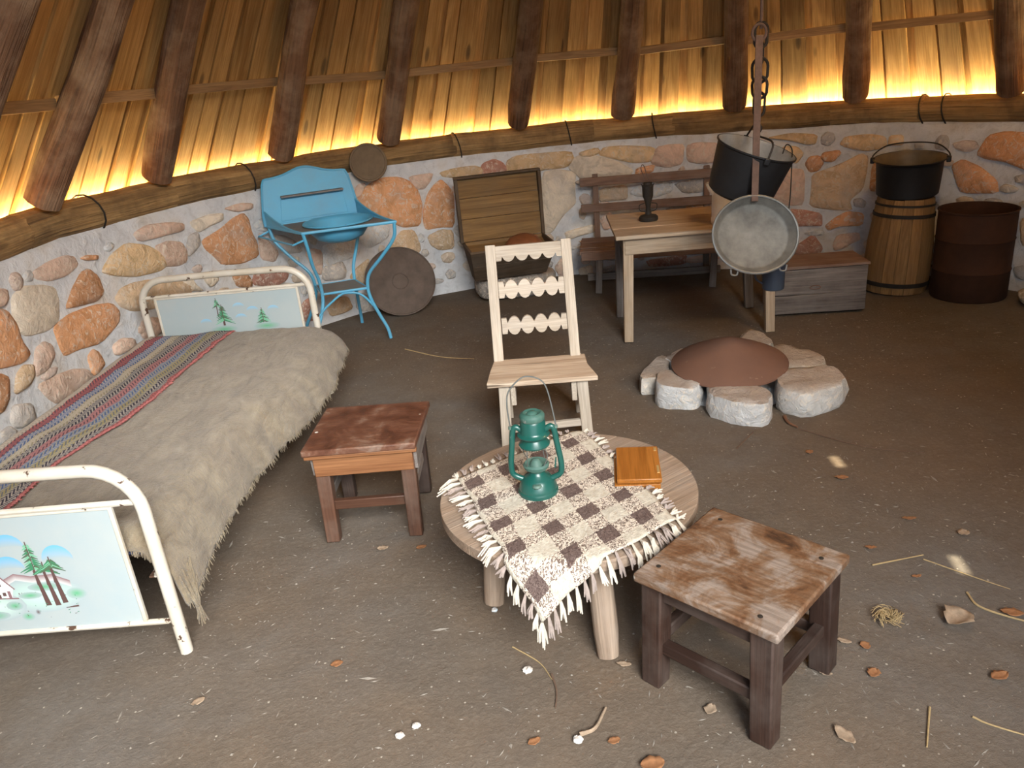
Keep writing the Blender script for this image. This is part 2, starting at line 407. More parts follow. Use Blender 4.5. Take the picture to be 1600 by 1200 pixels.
M = dict(
    floor=m_floor(), mortar=m_mortar(), stone=m_stone(), rock=m_stone('hearth_rock', .9, True),
    board=wood('pine_board', (.31, .150, .040), (.58, .34, .125), 1.0, .85, (.26, .14, .05), .3, .34, .7, .3),
    lath=wood('lath_wood', (.24, .13, .055), (.42, .25, .11), 1.2, .3, None, .5, .15),
    rafter=wood('rafter_log', (.085, .042, .022), (.25, .13, .068), .55, .3, (.34, .235, .15), .55, .2, .85, .9, .5, .014),
    beam=wood('ring_beam_log', (.22, .125, .048), (.56, .355, .15), .55, .5, (.11, .068, .034), .65, .15, .85, .95, .6, .014),
    pale=wood('pale_bare_wood', (.40, .33, .25), (.61, .53, .43), 1.3, .25, (.40, .35, .30), .4, .08, .8, .35),
    seatw=wood('seat_bare_wood', (.36, .25, .165), (.66, .54, .41), 1.0, .2, None, .4, .06, .8, .6, .9),
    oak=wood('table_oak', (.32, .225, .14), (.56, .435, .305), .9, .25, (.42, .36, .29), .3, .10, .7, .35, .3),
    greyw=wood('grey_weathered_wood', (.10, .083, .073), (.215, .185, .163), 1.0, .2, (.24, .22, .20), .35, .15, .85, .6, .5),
    benchw=wood('brown_bench_wood', (.15, .085, .058), (.27, .165, .115), 1.1, .2, (.28, .23, .20), .3, .12, .8, .5, .4),
    redtop=m_worn('red_stool_top', [(.36, (.06, .023, .013)), (.47, (.105, .040, .022)), (.56, (.145, .066, .038)), (.66, (.23, .16, .12))]),
    redst=wood('red_stained_wood', (.050, .022, .013), (.105, .048, .028), .8, .1, (.15, .11, .085), .4, .08, .45, .2),
    orangew=wood('orange_apron_wood', (.17, .065, .024), (.29, .135, .058), .9, .1, None, .4, .05, .55, .25),
    darkleg=wood('dark_stool_wood', (.020, .009, .006), (.048, .024, .016), .8, .1, (.11, .088, .075), .4, .12, .6, .4),
    worntop=m_worn('worn_stool_top', [(.36, (.05, .026, .016)), (.44, (.135, .064, .030)), (.51, (.175, .105, .062)), (.60, (.26, .205, .165))]),
    round=wood('round_table_wood', (.20, .135, .09), (.38, .285, .205), 1.0, .2, (.30, .255, .215), .35, .06, .75, .45, .3),
    trough=wood('trough_wood', (.155, .082, .028), (.30, .175, .065), .8, .35, (.15, .10, .055), .4, .08, .75, .4, .3),
    troughd=wood('trough_dark_wood', (.055, .035, .02), (.13, .085, .05), .9, .1, (.16, .13, .10), .35, .1, .85, .5),
    stave=wood('barrel_stave_wood', (.20, .105, .036), (.34, .20, .075), .7, .15, (.20, .13, .07), .4, .14, .75, .35),
    varnish=wood('varnished_pine', (.25, .085, .014), (.40, .155, .030), 1.1, .0, None, .4, .05, .3, .1),
    white=paint('white_bed_enamel', (.56, .53, .46), (.07, .035, .02), .52, .35, (.42, .33, .2), .5, 0, 20),
    panel=paint('white_tin_panel', (.33, .395, .41), (.12, .08, .05), .10, .35, (.50, .47, .40), .25),
    blue=paint('blue_enamel', (.095, .39, .60), (.10, .09, .08), .20, .4, (.16, .26, .34), .35),
    dustblue=paint('dusty_blue_shelf', (.20, .19, .18), (.10, .30, .46), .25, .8, (.14, .12, .10), .6),
    green=paint('green_lantern_enamel', (.003, .066, .052), (.10, .16, .135), .36, .3, (.035, .095, .078), .55, 0, 22, .5),
    greendust=paint('green_dusty_top', (.03, .095, .075), (.17, .19, .165), .6, .6, (.18, .22, .18), .6),
    black=solid('soot_black_iron', (.011, .011, .012), .55, 0, .4, 18, .25, .4),
    grime=solid('grimy_black_iron', (.022, .018, .014), .7, 0, .4, 18, .3),
    tin=solid('tinned_pan', (.135, .13, .115), .6, .25, .6, 7, .3, .5),
    tinrim=solid('tinned_rim', (.17, .172, .162), .45, .4, .2, 9, .2, .5),
    inside=solid('dull_pot_inside', (.27, .265, .25), .6, .2, .3, 12, .2),
    rust=solid('rusty_iron', (.17, .082, .045), .85, 0, .35, 22, .4),
    rustbar=solid('rusty_bar', (.115, .072, .055), .75, .1, .3, 30, .3),
    drum=solid('dark_rusty_drum', (.045, .018, .008), .8, 0, .4, 8, .3),
    lidrust=paint('rust_brown_lid', (.155, .082, .055), (.20, .125, .085), .4, .85, (.12, .065, .045), .6, 0, 26, .2),
    disc=solid('dark_old_tray', (.105, .078, .062), .75, .1, .3, 10, .3),
    sieve=solid('old_sieve_hide', (.16, .11, .065), .8, 0, .2, 16, .3),
    copper=solid('brown_copper_bowl', (.23, .085, .035), .5, .2, .25, 12, .2),
    enamel=paint('white_enamel_jug', (.82, .80, .74), (.03, .02, .015), .12, .35, (.70, .44, .12), .6, 0, 20),
    navy=paint('navy_enamel_mug', (.022, .030, .048), (.35, .36, .38), .28, .35, (.05, .06, .07), .5, 0, 30),
    wire=solid('dark_wire', (.035, .028, .022), .6, .4, .3),
    steelwire=solid('grey_wire', (.16, .17, .16), .5, .6, .2),
    brass=solid('brass_clasp', (.60, .42, .18), .4, .6, .2),
    wool=m_wool(), kilim=m_kilim(), plaid=m_plaid(),
    mattress=solid('navy_mattress', (.035, .045, .10), .8, 0, .4, 25, .2),
    fringec=solid('cream_yarn', (.52, .47, .39), .95, 0, .15, 80, .3),
    fringeg=solid('taupe_yarn', (.30, .245, .215), .95, 0, .25, 80, .3),
    paintd=m_vcol('panel_paint'),
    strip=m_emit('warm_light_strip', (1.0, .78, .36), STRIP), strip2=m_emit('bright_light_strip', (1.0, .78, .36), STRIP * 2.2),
    added_bulb=m_emit('added_lamp_globe', (1.0, .60, .22), 150.0),  # glow of the lamp added out of view to warm the right side
    leaf=solid('dry_leaf', (.25, .115, .05), .85, 0, .3, 60, .3),
    leafp=solid('pale_dry_leaf', (.28, .205, .14), .85, 0, .3, 60, .3),
    straw=solid('straw', (.34, .245, .12), .8, 0, .25, 60, .2),
    twig=solid('dark_twig', (.12, .075, .05), .9, 0, .3, 60, .3),
    chip=solid('pale_chip', (.20, .175, .145), .9, 0, .25, 40, .2),
    ash=solid('grey_ash', (.42, .43, .44), .95, 0, .25, 40, .4),
)

# ================================================================== SETTING
CX, CY = 0.5, 3.3            # middle of the round hut
APEX = Vector((0.85, 3.0, 5.0))
WALL_TOP = 0.94
DOOR0, DOOR1 = 247.0, 284.0  # the doorway behind the visitor

def wr(th):
    """inner radius of the wall at angle th (degrees): round at the back, longer towards the door"""
    th %= 360
    if th > 180:
        c, s = abs(math.cos(rad(th))), abs(math.sin(rad(th))); a = 2.53 if math.cos(rad(th)) < 0 else 2.80
        return ((c / a) ** 2.6 + (s / 4.7) ** 2.6) ** (-1 / 2.6)
    t = max(0, min(1, (68 - th) / 30)); t = t * t * (3 - 2 * t)
    return 2.53 + .27 * t
def plan(th, dr, z):
    r = wr(th) + dr
    return Vector((CX + r * math.cos(rad(th)), CY + r * math.sin(rad(th)), z))

# floor --------------------------------------------------------------
def floor_z(x, y):
    return .006 * nz(x * 1.3, y * 1.3, 3.1) + .003 * nz(x * 5, y * 5, 1.7)
b = MB()
def ffn(u, v):
    x, y = -3.6 + 8.2 * u, -3.2 + 10.4 * v
    return Vector((x, y, floor_z(x, y) - .003))
b.grid(ffn, 110, 140)
fl = b.build('floor', M['floor']); fl['kind'] = 'structure'; fl['label'] = 'packed brown earth floor strewn with pale chips'

# walls --------------------------------------------------------------
def wall_shell(name, t0, t1, n):
    b = MB(); vs, fs, gs = [], [], []
    zs = [-.05, .12, .3, .48, .66, .82, WALL_TOP]
    rows = []
    for i in range(n + 1):
        th = lerp(t0, t1, i / n); row = []
        for z in zs:
            p = plan(th, .012 * nz(th * .16, z * 5, 2.2), z + (.012 * nz(th * .2, 9.1) if z == WALL_TOP else 0)); row.append(len(vs)); vs.append(p); gs.append(p)
        for dr_, z in ((.035, .985), (.2, .985), (.2, -.05)):
            p = plan(th, dr_, z); row.append(len(vs)); vs.append(p); gs.append(p)
        rows.append(row)
    for a, c in zip(rows[:-1], rows[1:]):
        for k in range(len(a) - 1): fs.append((a[k], a[k + 1], c[k + 1], c[k]))
    fs.append(tuple(rows[0][::-1])); fs.append(tuple(rows[-1]))
    b.add(vs, fs, gs)
    o = b.build(name, M['mortar'], sharp=60); o['kind'] = 'structure'
    return o
walls = {
    'wall_right': wall_shell('wall_right', -76, 38, 60),
    'wall_back': wall_shell('wall_back', 38, 126, 50),
    'wall_left': wall_shell('wall_left', 126, DOOR0, 60),
}
def wall_of(th):
    if th > 180 + 82: th -= 360
    return walls['wall_right'] if th < 38 else walls['wall_back'] if th < 126 else walls['wall_left']

STONE_COL = dict(o=(.80, .42, .22), t=(.76, .55, .35), p=(.80, .58, .45), c=(.88, .76, .60), w=(.82, .82, .80), r=(.58, .30, .22), g=(.60, .55, .50), y=(.80, .57, .33), n=(.64, .34, .18))
STONES = """
p 177.5,870 174.8,884 172.2,884 171.0,864 170.8,825 172.8,803 175.4,808 177.4,839
c 181.6,802 180.0,823 177.3,799 175.5,765 175.5,710 176.6,636 178.4,621 181.5,643 182.6,680 182.4,737
n 173.9,665 172.1,733 170.4,779 169.2,783 168.2,737 168.1,658 169.5,637 172.4,653
o 176.8,607 173.7,620 170.1,610 167.6,586 166.8,534 167.4,488 170.7,443 174.2,468 176.5,475 176.8,517
o 186.4,791 183.7,769 183.1,703 183.2,636 182.5,573 183.9,557 186.5,581 188.7,614
p 184.9,881 182.7,851 183.0,819 183.7,796 185.8,815
p 181.2,568 179.6,575 178.6,544 178.7,497 180.4,468 182.4,466 182.3,508
t 185.1,516 183.9,535 182.6,517 182.9,478 184.1,453 186.1,453
p 182.4,422 179.8,414 176.7,394 174.5,357 173.8,308 176.9,299 180.3,303 181.4,348
o 173.4,402 172.2,422 171.5,398 171.2,331 172.4,315 173.4,315
p 168.7,390 167.0,401 165.4,375 165.4,338 168.0,333 168.8,346
n 189.0,576 187.4,555 186.6,528 187.4,459 188.8,424 190.6,454
y 166.2,766 164.6,810 162.1,837 159.5,802 157.7,746 157.0,682 158.6,662 162.3,677 165.2,719 166.5,748
t 165.6,599 164.5,631 162.7,636 159.9,620 155.6,559 154.2,512 155.5,467 157.5,474 161.0,483 163.8,512 165.2,554
o 169.8,848 168.8,853 167.2,837 167.4,818 169.0,831
g 187.0,414 184.6,375 184.9,309 187.4,322 188.0,365
p 163.3,430 162.3,443 159.9,400 160.7,343 162.4,329 163.7,359
o 150.0,740 147.0,771 144.8,812 143.2,825 142.6,785 142.6,715 142.1,647 142.3,577 144.9,563 147.8,587 148.7,644 149.7,692
p 157.9,783 155.7,789 153.9,764 153.4,716 153.8,661 155.2,654 157.4,676 157.3,727
g 153.0,741 152.2,791 150.9,793 150.9,734 152.0,701 153.2,684
c 151.3,862 148.5,874 146.4,864 146.6,828 148.9,811 150.5,796 151.3,840
p 160.3,881 158.2,903 154.9,887 153.0,863 153.2,829 157.1,830 159.8,836
p 145.8,889 143.2,898 141.3,882 141.5,853 143.9,854
c 155.0,564 153.6,570 153.3,521 152.2,468 155.0,504
c 151.5,560 149.4,551 149.5,498 150.8,474 151.4,513
n 146.9,491 144.8,499 144.1,434 144.3,396 146.4,421
r 143.1,480 137.6,436 138.4,369 140.7,354 143.8,407
p 163.7,418 161.5,436 160.3,412 161.2,360 162.5,365 164.0,387
p 141.0,692 140.0,642 138.7,556 139.6,508 141.6,545 141.4,624
w 130.9,523 129.6,520 127.0,513 125.3,505 125.7,409 128.5,402 131.2,392 131.3,448
w 124.8,554 123.5,589 121.4,585 119.8,553 120.2,489 121.7,461 123.6,444 124.7,500
p 134.2,503 132.9,516 131.6,490 131.8,402 132.4,343 133.5,393
g 131.7,381 128.5,389 128.1,338 128.5,275 132.0,298
t 127.3,276 126.1,319 123.9,365 124.6,277 125.4,196 127.1,247
t 124.0,298 122.0,334 121.1,312 122.2,226 123.1,130 124.8,169
r 136.3,189 134.1,215 134.1,136 134.9,57 137.2,80
t 132.2,106 130.4,147 128.6,140 128.1,58 129.7,42 131.8,46
g 126.9,141 123.2,110 122.6,33 124.2,-7 127.0,31
g 139.4,665 137.2,645 135.4,584 134.9,523 137.8,539 138.7,610
o 123.5,782 121.7,849 119.4,876 116.8,860 115.1,818 114.3,758 114.0,667 114.7,545 117.2,550 118.7,586 120.6,651 123.2,701
o 113.2,636 112.3,726 111.0,787 110.0,807 109.2,770 108.3,708 108.8,491 111.1,506 113.3,502 113.5,575
p 115.0,867 111.2,870 111.7,822 112.9,774 114.1,781 114.7,822
t 120.7,398 118.8,454 117.7,503 115.8,495 115.1,425 115.1,345 118.1,304 120.2,330
t 113.2,436 111.0,467 109.1,447 109.2,328 111.5,331 112.8,374
y 109.7,867 107.5,880 104.3,882 103.0,856 102.7,797 104.5,798 109.2,833
p 124.8,792 123.9,869 122.4,871 123.6,795
r 103.2,839 102.5,889 100.8,907 99.6,881 99.0,845 99.4,752 102.8,769
y 98.3,801 98.3,882 97.0,909 94.7,912 88.7,906 88.3,851 89.5,802 92.7,802 94.0,794 95.9,816 97.9,792
c 92.8,762 90.4,772 87.7,740 87.9,680 88.0,604 88.0,541 90.0,472 91.8,366 93.5,359
c 88.1,789 87.6,847 85.5,882 83.6,849 81.2,815 78.7,747 79.3,710 82.5,707 86.2,703 87.1,750
y 83.2,865 82.3,913 79.5,912 75.0,889 74.9,829 75.7,798 78.0,796 80.8,831
p 75.1,779 74.1,886 72.1,897 70.1,892 70.4,771 72.5,751
p 69.3,882 67.9,899 64.8,887 64.1,827 64.5,770 67.5,765 69.2,785
o 77.5,752 74.7,769 75.1,719 77.7,709
t 83.6,623 79.4,636 79.4,539 81.9,538 83.6,535
w 78.6,581 76.6,645 72.2,643 72.2,574 74.6,544 76.6,549
g 71.4,633 65.9,656 65.9,571 69.8,560
c 89.8,331 87.7,350 85.1,368 85.2,314 87.7,295 89.4,275
p 83.9,409 82.0,448 81.7,339 83.3,326
w 74.4,464 73.0,479 73.1,408 74.5,406
g 72.6,460 69.9,473 69.9,407 72.6,407
n 69.5,473 65.9,502 65.9,406 69.5,407
c 87.9,43 85.7,63 85.6,-14 87.7,-15
g 83.8,38 81.7,60 82.0,4 83.7,4
r 76.1,75 72.0,97 69.9,105 70.1,40 75.5,27
p 69.5,86 65.9,111 63.9,91 65.9,57 69.4,49
p 92.1,70 90.7,140 90.5,91 90.6,6 91.3,0
y 86.7,895 83.9,919 83.3,883 84.8,862 86.4,868
t 51.1,643 48.9,676 47.2,710 45.6,754 44.7,735 44.8,642 45.0,547 46.4,480 46.0,420 48.0,421 51.1,446 51.0,552
p 55.7,592 54.5,680 52.7,676 52.4,630 52.4,456 54.0,451 56.5,487
r 54.0,412 52.1,402 50.0,376 49.9,299 50.8,299 52.1,300 53.4,294
o 49.1,298 47.9,352 46.5,390 44.6,376 44.7,300 47.3,294 48.6,267
r 53.7,127 52.2,182 50.9,229 49.6,141 50.0,101 52.9,86
p 48.0,165 47.5,228 45.0,246 44.7,200 45.7,175 46.5,143 47.7,126
y 47.8,840 47.2,882 44.4,891 42.7,874 42.4,811 44.8,792 47.1,818
o 52.3,719 51.8,762 50.6,767 50.0,722 50.6,671 51.7,666
o 50.3,759 50.0,788 48.2,798 47.9,776 48.8,727 49.8,732
y 55.4,838 53.6,833 52.7,787 53.5,730 54.3,739 55.1,793
n 43.8,561 43.7,692 42.8,734 41.8,741 41.5,620 42.1,540 43.6,539
y 57.4,903 54.4,923 51.2,906 51.4,849 52.4,848 54.4,879
g 45.8,473 44.9,484 44.2,458 44.4,421 45.6,428
y 42.0,825 41.9,880 40.3,885 40.2,824
o 30.7,776 29.7,875 28.0,896 24.8,890 24.2,696 25.9,719 27.5,744 29.6,754
o 33.6,701 32.5,734 30.5,698 28.5,634 28.1,566 32.2,551 33.0,621
t 24.7,413 23.4,441 22.9,286 24.1,277
"""
def rubble(poly, colr, k=.03):
    """one proud wall stone from an outline of (angle, height)"""
    W = wr(poly[0][0]); 
    pts = [Vector((rad(t) * W, z)) for t, z in poly]
    c = sum(pts, Vector((0, 0))) / len(pts)
    pts = [c + (p - c) * 1.13 for p in pts]
    # rounded outline
    n = len(pts); out = []
    for i in range(n):
        a, p, q = pts[i - 1], pts[i], pts[(i + 1) % n]
        out.append(p + (a - p) * .16); out.append(p + (q - p) * .16)
    sc = [(1.02, .014), (1.0, -.004), (.93, -.008 - k * .7), (.5, -.010 - k)]
    vs, fs, gs = [], [], []
    m = len(out); s = random.random() * 50
    for f, d in sc:
        for i, p in enumerate(out):
            q = c + (p - c) * f
            dd = d + (.006 * nz(q.x * 14 + s, q.y * 14) if d < -.005 else 0)
            th = math.degrees(q.x / W)
            v = plan(th, dd, q.y); vs.append(v); gs.append(v)
    v = plan(math.degrees(c.x / W), -.010 - k * 1.05, c.y); vs.append(v); gs.append(v)
    for r in range(3):
        for i in range(m):
            j = (i + 1) % m; fs.append((r * m + i, (r + 1) * m + i, (r + 1) * m + j, r * m + j))
    for i in range(m): fs.append((3 * m + i, 4 * m, 3 * m + (i + 1) % m))
    b = MB(); b.add(vs, fs, gs)
    th = math.degrees(c.x / W)
    o = b.build('stone', M['stone'], wall_of(th), sharp=70)
    o.color = (*colr, 1)
    return o
boxes = []
def register(poly):
    ts = [t for t, _ in poly]; zs = [z for _, z in poly]; boxes.append((min(ts), max(ts), min(zs), max(zs)))
for ln in STONES.strip().split('\n'):
    a = ln.split(); poly = [(float(p.split(',')[0]), float(p.split(',')[1]) / 1000) for p in a[1:]]
    poly = [(t, min(z, WALL_TOP - .01)) for t, z in poly]
    if sum((poly[i][0] * poly[(i + 1) % len(poly)][1] - poly[(i + 1) % len(poly)][0] * poly[i][1]) for i in range(len(poly))) < 0: poly = poly[::-1]
    cc = STONE_COL[a[0]]; f = random.uniform(.88, 1.12)
    rubble(poly, tuple(x * f for x in cc), random.uniform(.004, .012)); register(poly)
# small stones half smeared over with mortar between the big ones
tries = 0
while tries < 2500:
    tries += 1
    th = random.uniform(20, 190); W = wr(th); zc = random.uniform(.08, .88); hw, hh = random.uniform(.025, .075), random.uniform(.02, .05); dt = math.degrees(hw / W)
    if any(th - dt * .8 < B and th + dt * .8 > A and zc - hh * .8 < D and zc + hh * .8 > C_ for A, B, C_, D in boxes): continue
    m = random.choice((5, 6, 7)); poly = [(th + dt * random.uniform(.75, 1.1) * math.cos(2 * PI * i / m + .3), zc + hh * random.uniform(.75, 1.1) * math.sin(2 * PI * i / m + .3)) for i in range(m)]
    boxes.append((th - dt, th + dt, zc - hh, zc + hh))
    cc = STONE_COL[random.choice('ppgtgcw')]; rubble(poly, tuple(lerp(x, .52, .35) for x in cc), random.uniform(.0, .005))
# more stones low down behind the furniture and around towards the door
tries = 0
while tries < 900:
    tries += 1
    th = random.uniform(-72, DOOR0 - 2); W = wr(th)
    hid = th > 191 or th < 20
    zc = random.uniform(.06, .84 if hid else .22)
    if not hid and th < 128 and zc > .12: continue
    hw, hh = random.uniform(.06, .15), random.uniform(.04, .09)
    dt = math.degrees(hw / W)
    if th + dt > DOOR0 - 1 or zc - hh < .005 or zc + hh > .92: continue
    if any(th - dt < B and th + dt > A and zc - hh - .012 < D and zc + hh + .012 > C_ for A, B, C_, D in boxes): continue
    m = random.choice((6, 7, 8)); poly = []
    for i in range(m):
        a = 2 * PI * i / m + random.uniform(-.25, .25); f = random.uniform(.82, 1.08)
        poly.append((th + dt * f * math.cos(a), zc + hh * f * math.sin(a)))
    boxes.append((th - dt, th + dt, zc - hh, zc + hh))
    rubble(poly, random.choice(list(STONE_COL.values())), random.uniform(.004, .012))

# ring beam of logs on the wall ---------------------------------------
beam = setting('trim_1')
beam['label'] = 'ring of peeled logs lying on the stone wall'
cuts = [-75, -60, -30, 0, 25, 38.5, 50, 71.5, 84.4, 107, 131, 153, 176, 200, 218, 232, DOOR0 - 1]
for a, c in zip(cuts[:-1], cuts[1:]):
    pts, rs = [], []
    n = max(4, int((c - a) / 4)); s = random.random() * 40
    for i in range(n + 1):
        th = lerp(a - .15, c + .15, i / n)
        pts.append(plan(th, .062 + .008 * nz(th * .09, s), 1.026 + .008 * nz(th * .11, s + 5)))
        rs.append(.083 + .007 * nz(i * .6, s))
    MB().tube(pts, rs, 16, rough=.035).build('beam_log', M['beam'], beam, sharp=60)
for th in (140.5, 106.3, 88.2, 74.6, 38.4, 35.6, 165):
    MB().tube([plan(th + .4 * math.sin(a), .062 + .094 * math.cos(a), 1.026 + .094 * math.sin(a)) for a in [2 * PI * k / 14 for k in range(14)]], .0045, 6, closed=True).build('wire_tie', M['wire'], beam)

# conical roof ---------------------------------------------------------
roof = setting('ceiling')
roof['label'] = 'conical roof of pine boards on log rafters'
def rpt(th, z, off=0.0, side=0.0):
    P0 = plan(th, .085, 1.0); d = APEX - P0
    P = P0 + d * ((z - 1.0) / (APEX.z - 1.0))
    tdir = Vector((-math.sin(rad(th)), math.cos(rad(th)), 0))
    n = tdir.cross(d).normalized()
    if n.dot(Vector((math.cos(rad(th)), math.sin(rad(th)), 0))) < 0: n = -n
    return P + n * off + tdir * side
RAFT = [(172.3, -.16), (154.6, .42), (135.0, .14), (117.6, -.01), (96.5, .08), (79.8, -.10), (62.7, -.11), (46.9, -.30), (28.4, -.35)]
RAFT += [(10, 0), (-8, 0), (-26, 0), (-43, 0), (-59, 0), (-75, 0), (190, 0), (207, 0), (222, 0), (235, 0), (246, 0)]
for th, e in RAFT:
    F = rpt(th, 1.125, .022); T = APEX + Vector((-math.sin(rad(th)), math.cos(rad(th)), 0)) * e; T = F + (T - F) * .93
    pts, rs = [], []; s = random.random() * 60
    n = 30
    for i in range(n + 1):
        t = i / n
        w = min(1, t * 6)
        pts.append(F + (T - F) * t + Vector((nz(t * 3.2, s), nz(t * 3.2, s + 7), nz(t * 3, s + 13))) * .045 * w)
        rs.append(.079 * (1 - .3 * t) * (1 + .12 * nz(t * 13, s + 3)))
    MB().tube(pts, rs, 14, rough=.045).build('rafter', M['rafter'], roof, sharp=70)

FLECKS = [Vector((1.214, 2.646, 0)), Vector((1.289, 1.963, 0))]   # sun spots on the floor: chinks in the boards above
def chink(p):
    best = None
    for i in range(900):
        th = -90 + i * .2
        for z in [1.2 + .02 * k for k in range(120)]:
            q = rpt(th, z, .13); d = q - p; e = (d - SUN_TO * d.dot(SUN_TO)).length
            if best is None or e < best[0]: best = (e, th, z)
    return best[1], best[2]
CH = [chink(p) for p in FLECKS]

def board(th0, th1, o0, o1, zlo, zhi, skew=0.0):
    b = MB(); off = random.random() * 20
    thc = (th0 + th1) / 2
    holes = sorted(zc for tc, zc in CH if th0 - .2 < tc < th1 + .2)
    spans, z = [], zlo
    for h in holes: spans.append((z, h - .02)); z = h + .02
    spans.append((z, zhi))
    for za, zb in spans:
        vs, gs = [], []
        nseg = max(1, int((zb - za) / .45))
        for z in [lerp(za, zb, i / nseg) for i in range(nseg + 1)]:
            for th in (th0, th1):
                for o in (o0, o1):
                    t2 = th + skew * (z - 1.2)
                    vs.append(rpt(t2, z, o)); gs.append((z * 1.18 + off, rad(th - thc) * 2.7 * (5 - z) / 4 + off, o))
        fs = [(0, 1, 3, 2)]; e = 4 * nseg; fs.append((e, e + 2, e + 3, e + 1))
        for i in range(nseg):
            a = 4 * i; fs += [(a, a + 4, a + 5, a + 1), (a + 2, a + 3, a + 7, a + 6), (a, a + 2, a + 6, a + 4), (a + 1, a + 5, a + 7, a + 3)]
        b.add(vs, fs, gs)
    b.build('board', M['board'], roof, smooth=False)
th = -96.0; k = 0
while th < 264:
    step = random.uniform(2.7, 3.9) * (1.0 if 0 < th < 190 else 1.5)
    gap = random.choice((.3, .6, 1.0, 1.3, .8))
    indoor = DOOR0 - 1 < th + step / 2 < DOOR1 + 1 or DOOR0 - 1 < th + step / 2 + 360 < DOOR1 + 1
    zlo = 2.75 if indoor else .62
    skew = 0.0 if indoor else random.uniform(-.06, .06)
    board(th, th + step - gap, .115, .135 + random.uniform(-.004, .004), zlo, 4.85, skew)
    board(th + step - gap - .75, th + step + .75, .146, .163, zlo, 4.85, skew)
    th += step
# battens under the boards, between the rafters
vis = sorted(t for t, _ in RAFT)
for z in (1.485, 2.5):
    for a, c in zip(vis[:-1], vis[1:]):
        if c - a > 25: continue
        if a >= 222 and z < 2: continue
        pa, pc = rpt(a + .5, z + random.uniform(-.012, .012), .092), rpt(c - .5, z + random.uniform(-.012, .012), .092)
        MB().bar(pa, pc, .04, .048, up=(0, 0, 1), jit=.003).build('batten', M['lath'], roof, bevel=.003)
MB().tube([(-.6, 3.75, 3.8), (.6, 3.62, 3.82), (2.1, 3.5, 3.8)], [.06, .065, .06], 12, rough=.03).build('tie_log', M['rafter'], roof)

MB().lathe([(.42, 4.55), (.0, 5.28), (.0, 5.24), (.38, 4.55)], 24, (APEX.x, APEX.y, 0)).build('roof_cap', M['board'], roof)
# warm light strip laid behind the beam ---------------------------------
for nm, a, c, lab in (('light_strip', 0, 62, 'warm light strip hidden behind the ring beam at the right'), ('light_strip', 62, 128, 'warm light strip hidden behind the ring beam at the back'), ('light_strip', 128, 215, 'warm light strip hidden behind the ring beam on the bed side')):
    n = int((c - a) / 2.5)
    o = MB().tube([plan(lerp(a + .3, c - .3, i / n), .155, 1.045) for i in range(n + 1)], .009, 6).build(nm, M['strip2' if a == 0 else 'strip'])
    tag(o, lab, 'light strip', 'warm light strips behind the beam')

# ================================================================== BED
BEDX, BEDY, BEDR = -1.425, 2.88, rad(-2.03)
HW, HL = .43, .986
bed = thing('iron_bed', 'white enamelled iron bed with painted tin panels along the stone wall', 'bed', (BEDX, BEDY, 0), BEDR)
def arch(y, top, r=.13):
    pts = [(-HW, y, 0), (-HW, y, .25), (-HW, y, top - r)]
    for k in range(1, 8):
        a = PI / 2 * k / 7; pts.append((-HW + r - r * math.cos(a), y, top - r + r * math.sin(a)))
    pts.append((0, y, top + .004))
    for k in range(0, 8):
        a = PI / 2 * k / 7; pts.append((HW - r + r * math.sin(a), y, top - r + r * math.cos(a)))
    pts += [(HW, y, .25), (HW, y, 0)]
    return pts
MB().tube(arch(HL, .682), .0175, 12).build('head_frame', M['white'], bed)
MB().tube(arch(-HL, .612), .0185, 12).build('foot_frame', M['white'], bed)
for y, z in ((HL, .595), (HL, .17), (-HL, .508), (-HL, .112)):
    MB().tube([(-HW, y, z), (HW, y, z)], .009, 8).build('crossbar', M['white'], bed)
def tinpanel(y, z0, z1, w):
    p = MB().box((0, y, (z0 + z1) / 2), (2 * w, .004, z1 - z0)).build('panel', M['panel'], bed)
    for sx in (-1, 1):
        MB().box((sx * w, y, (z0 + z1) / 2), (.012, .012, z1 - z0)).build('panel_edge', M['white'], p, bevel=.002)
    MB().box((0, y, z1 - .004), (2 * w, .010, .008)).build('panel_edge', M['white'], p, bevel=.002)
    return p
hp = tinpanel(HL, .17, .588, .362)
fp = tinpanel(-HL, .118, .50, .34)
for sx in (-1, 1):
    b = MB(); b.box((sx * (HW - .02), 0, .272), (.006, 2 * HL - .03, .04)); b.box((sx * (HW - .035), 0, .255), (.034, 2 * HL - .03, .005))
    b.build('side_rail', M['white'], bed)
for k in range(9):
    y = -.85 + k * 1.7 / 8
    MB().box((0, y, .262), (2 * HW - .1, .03, .006)).build('cross_strap', M['rustbar'], bed)

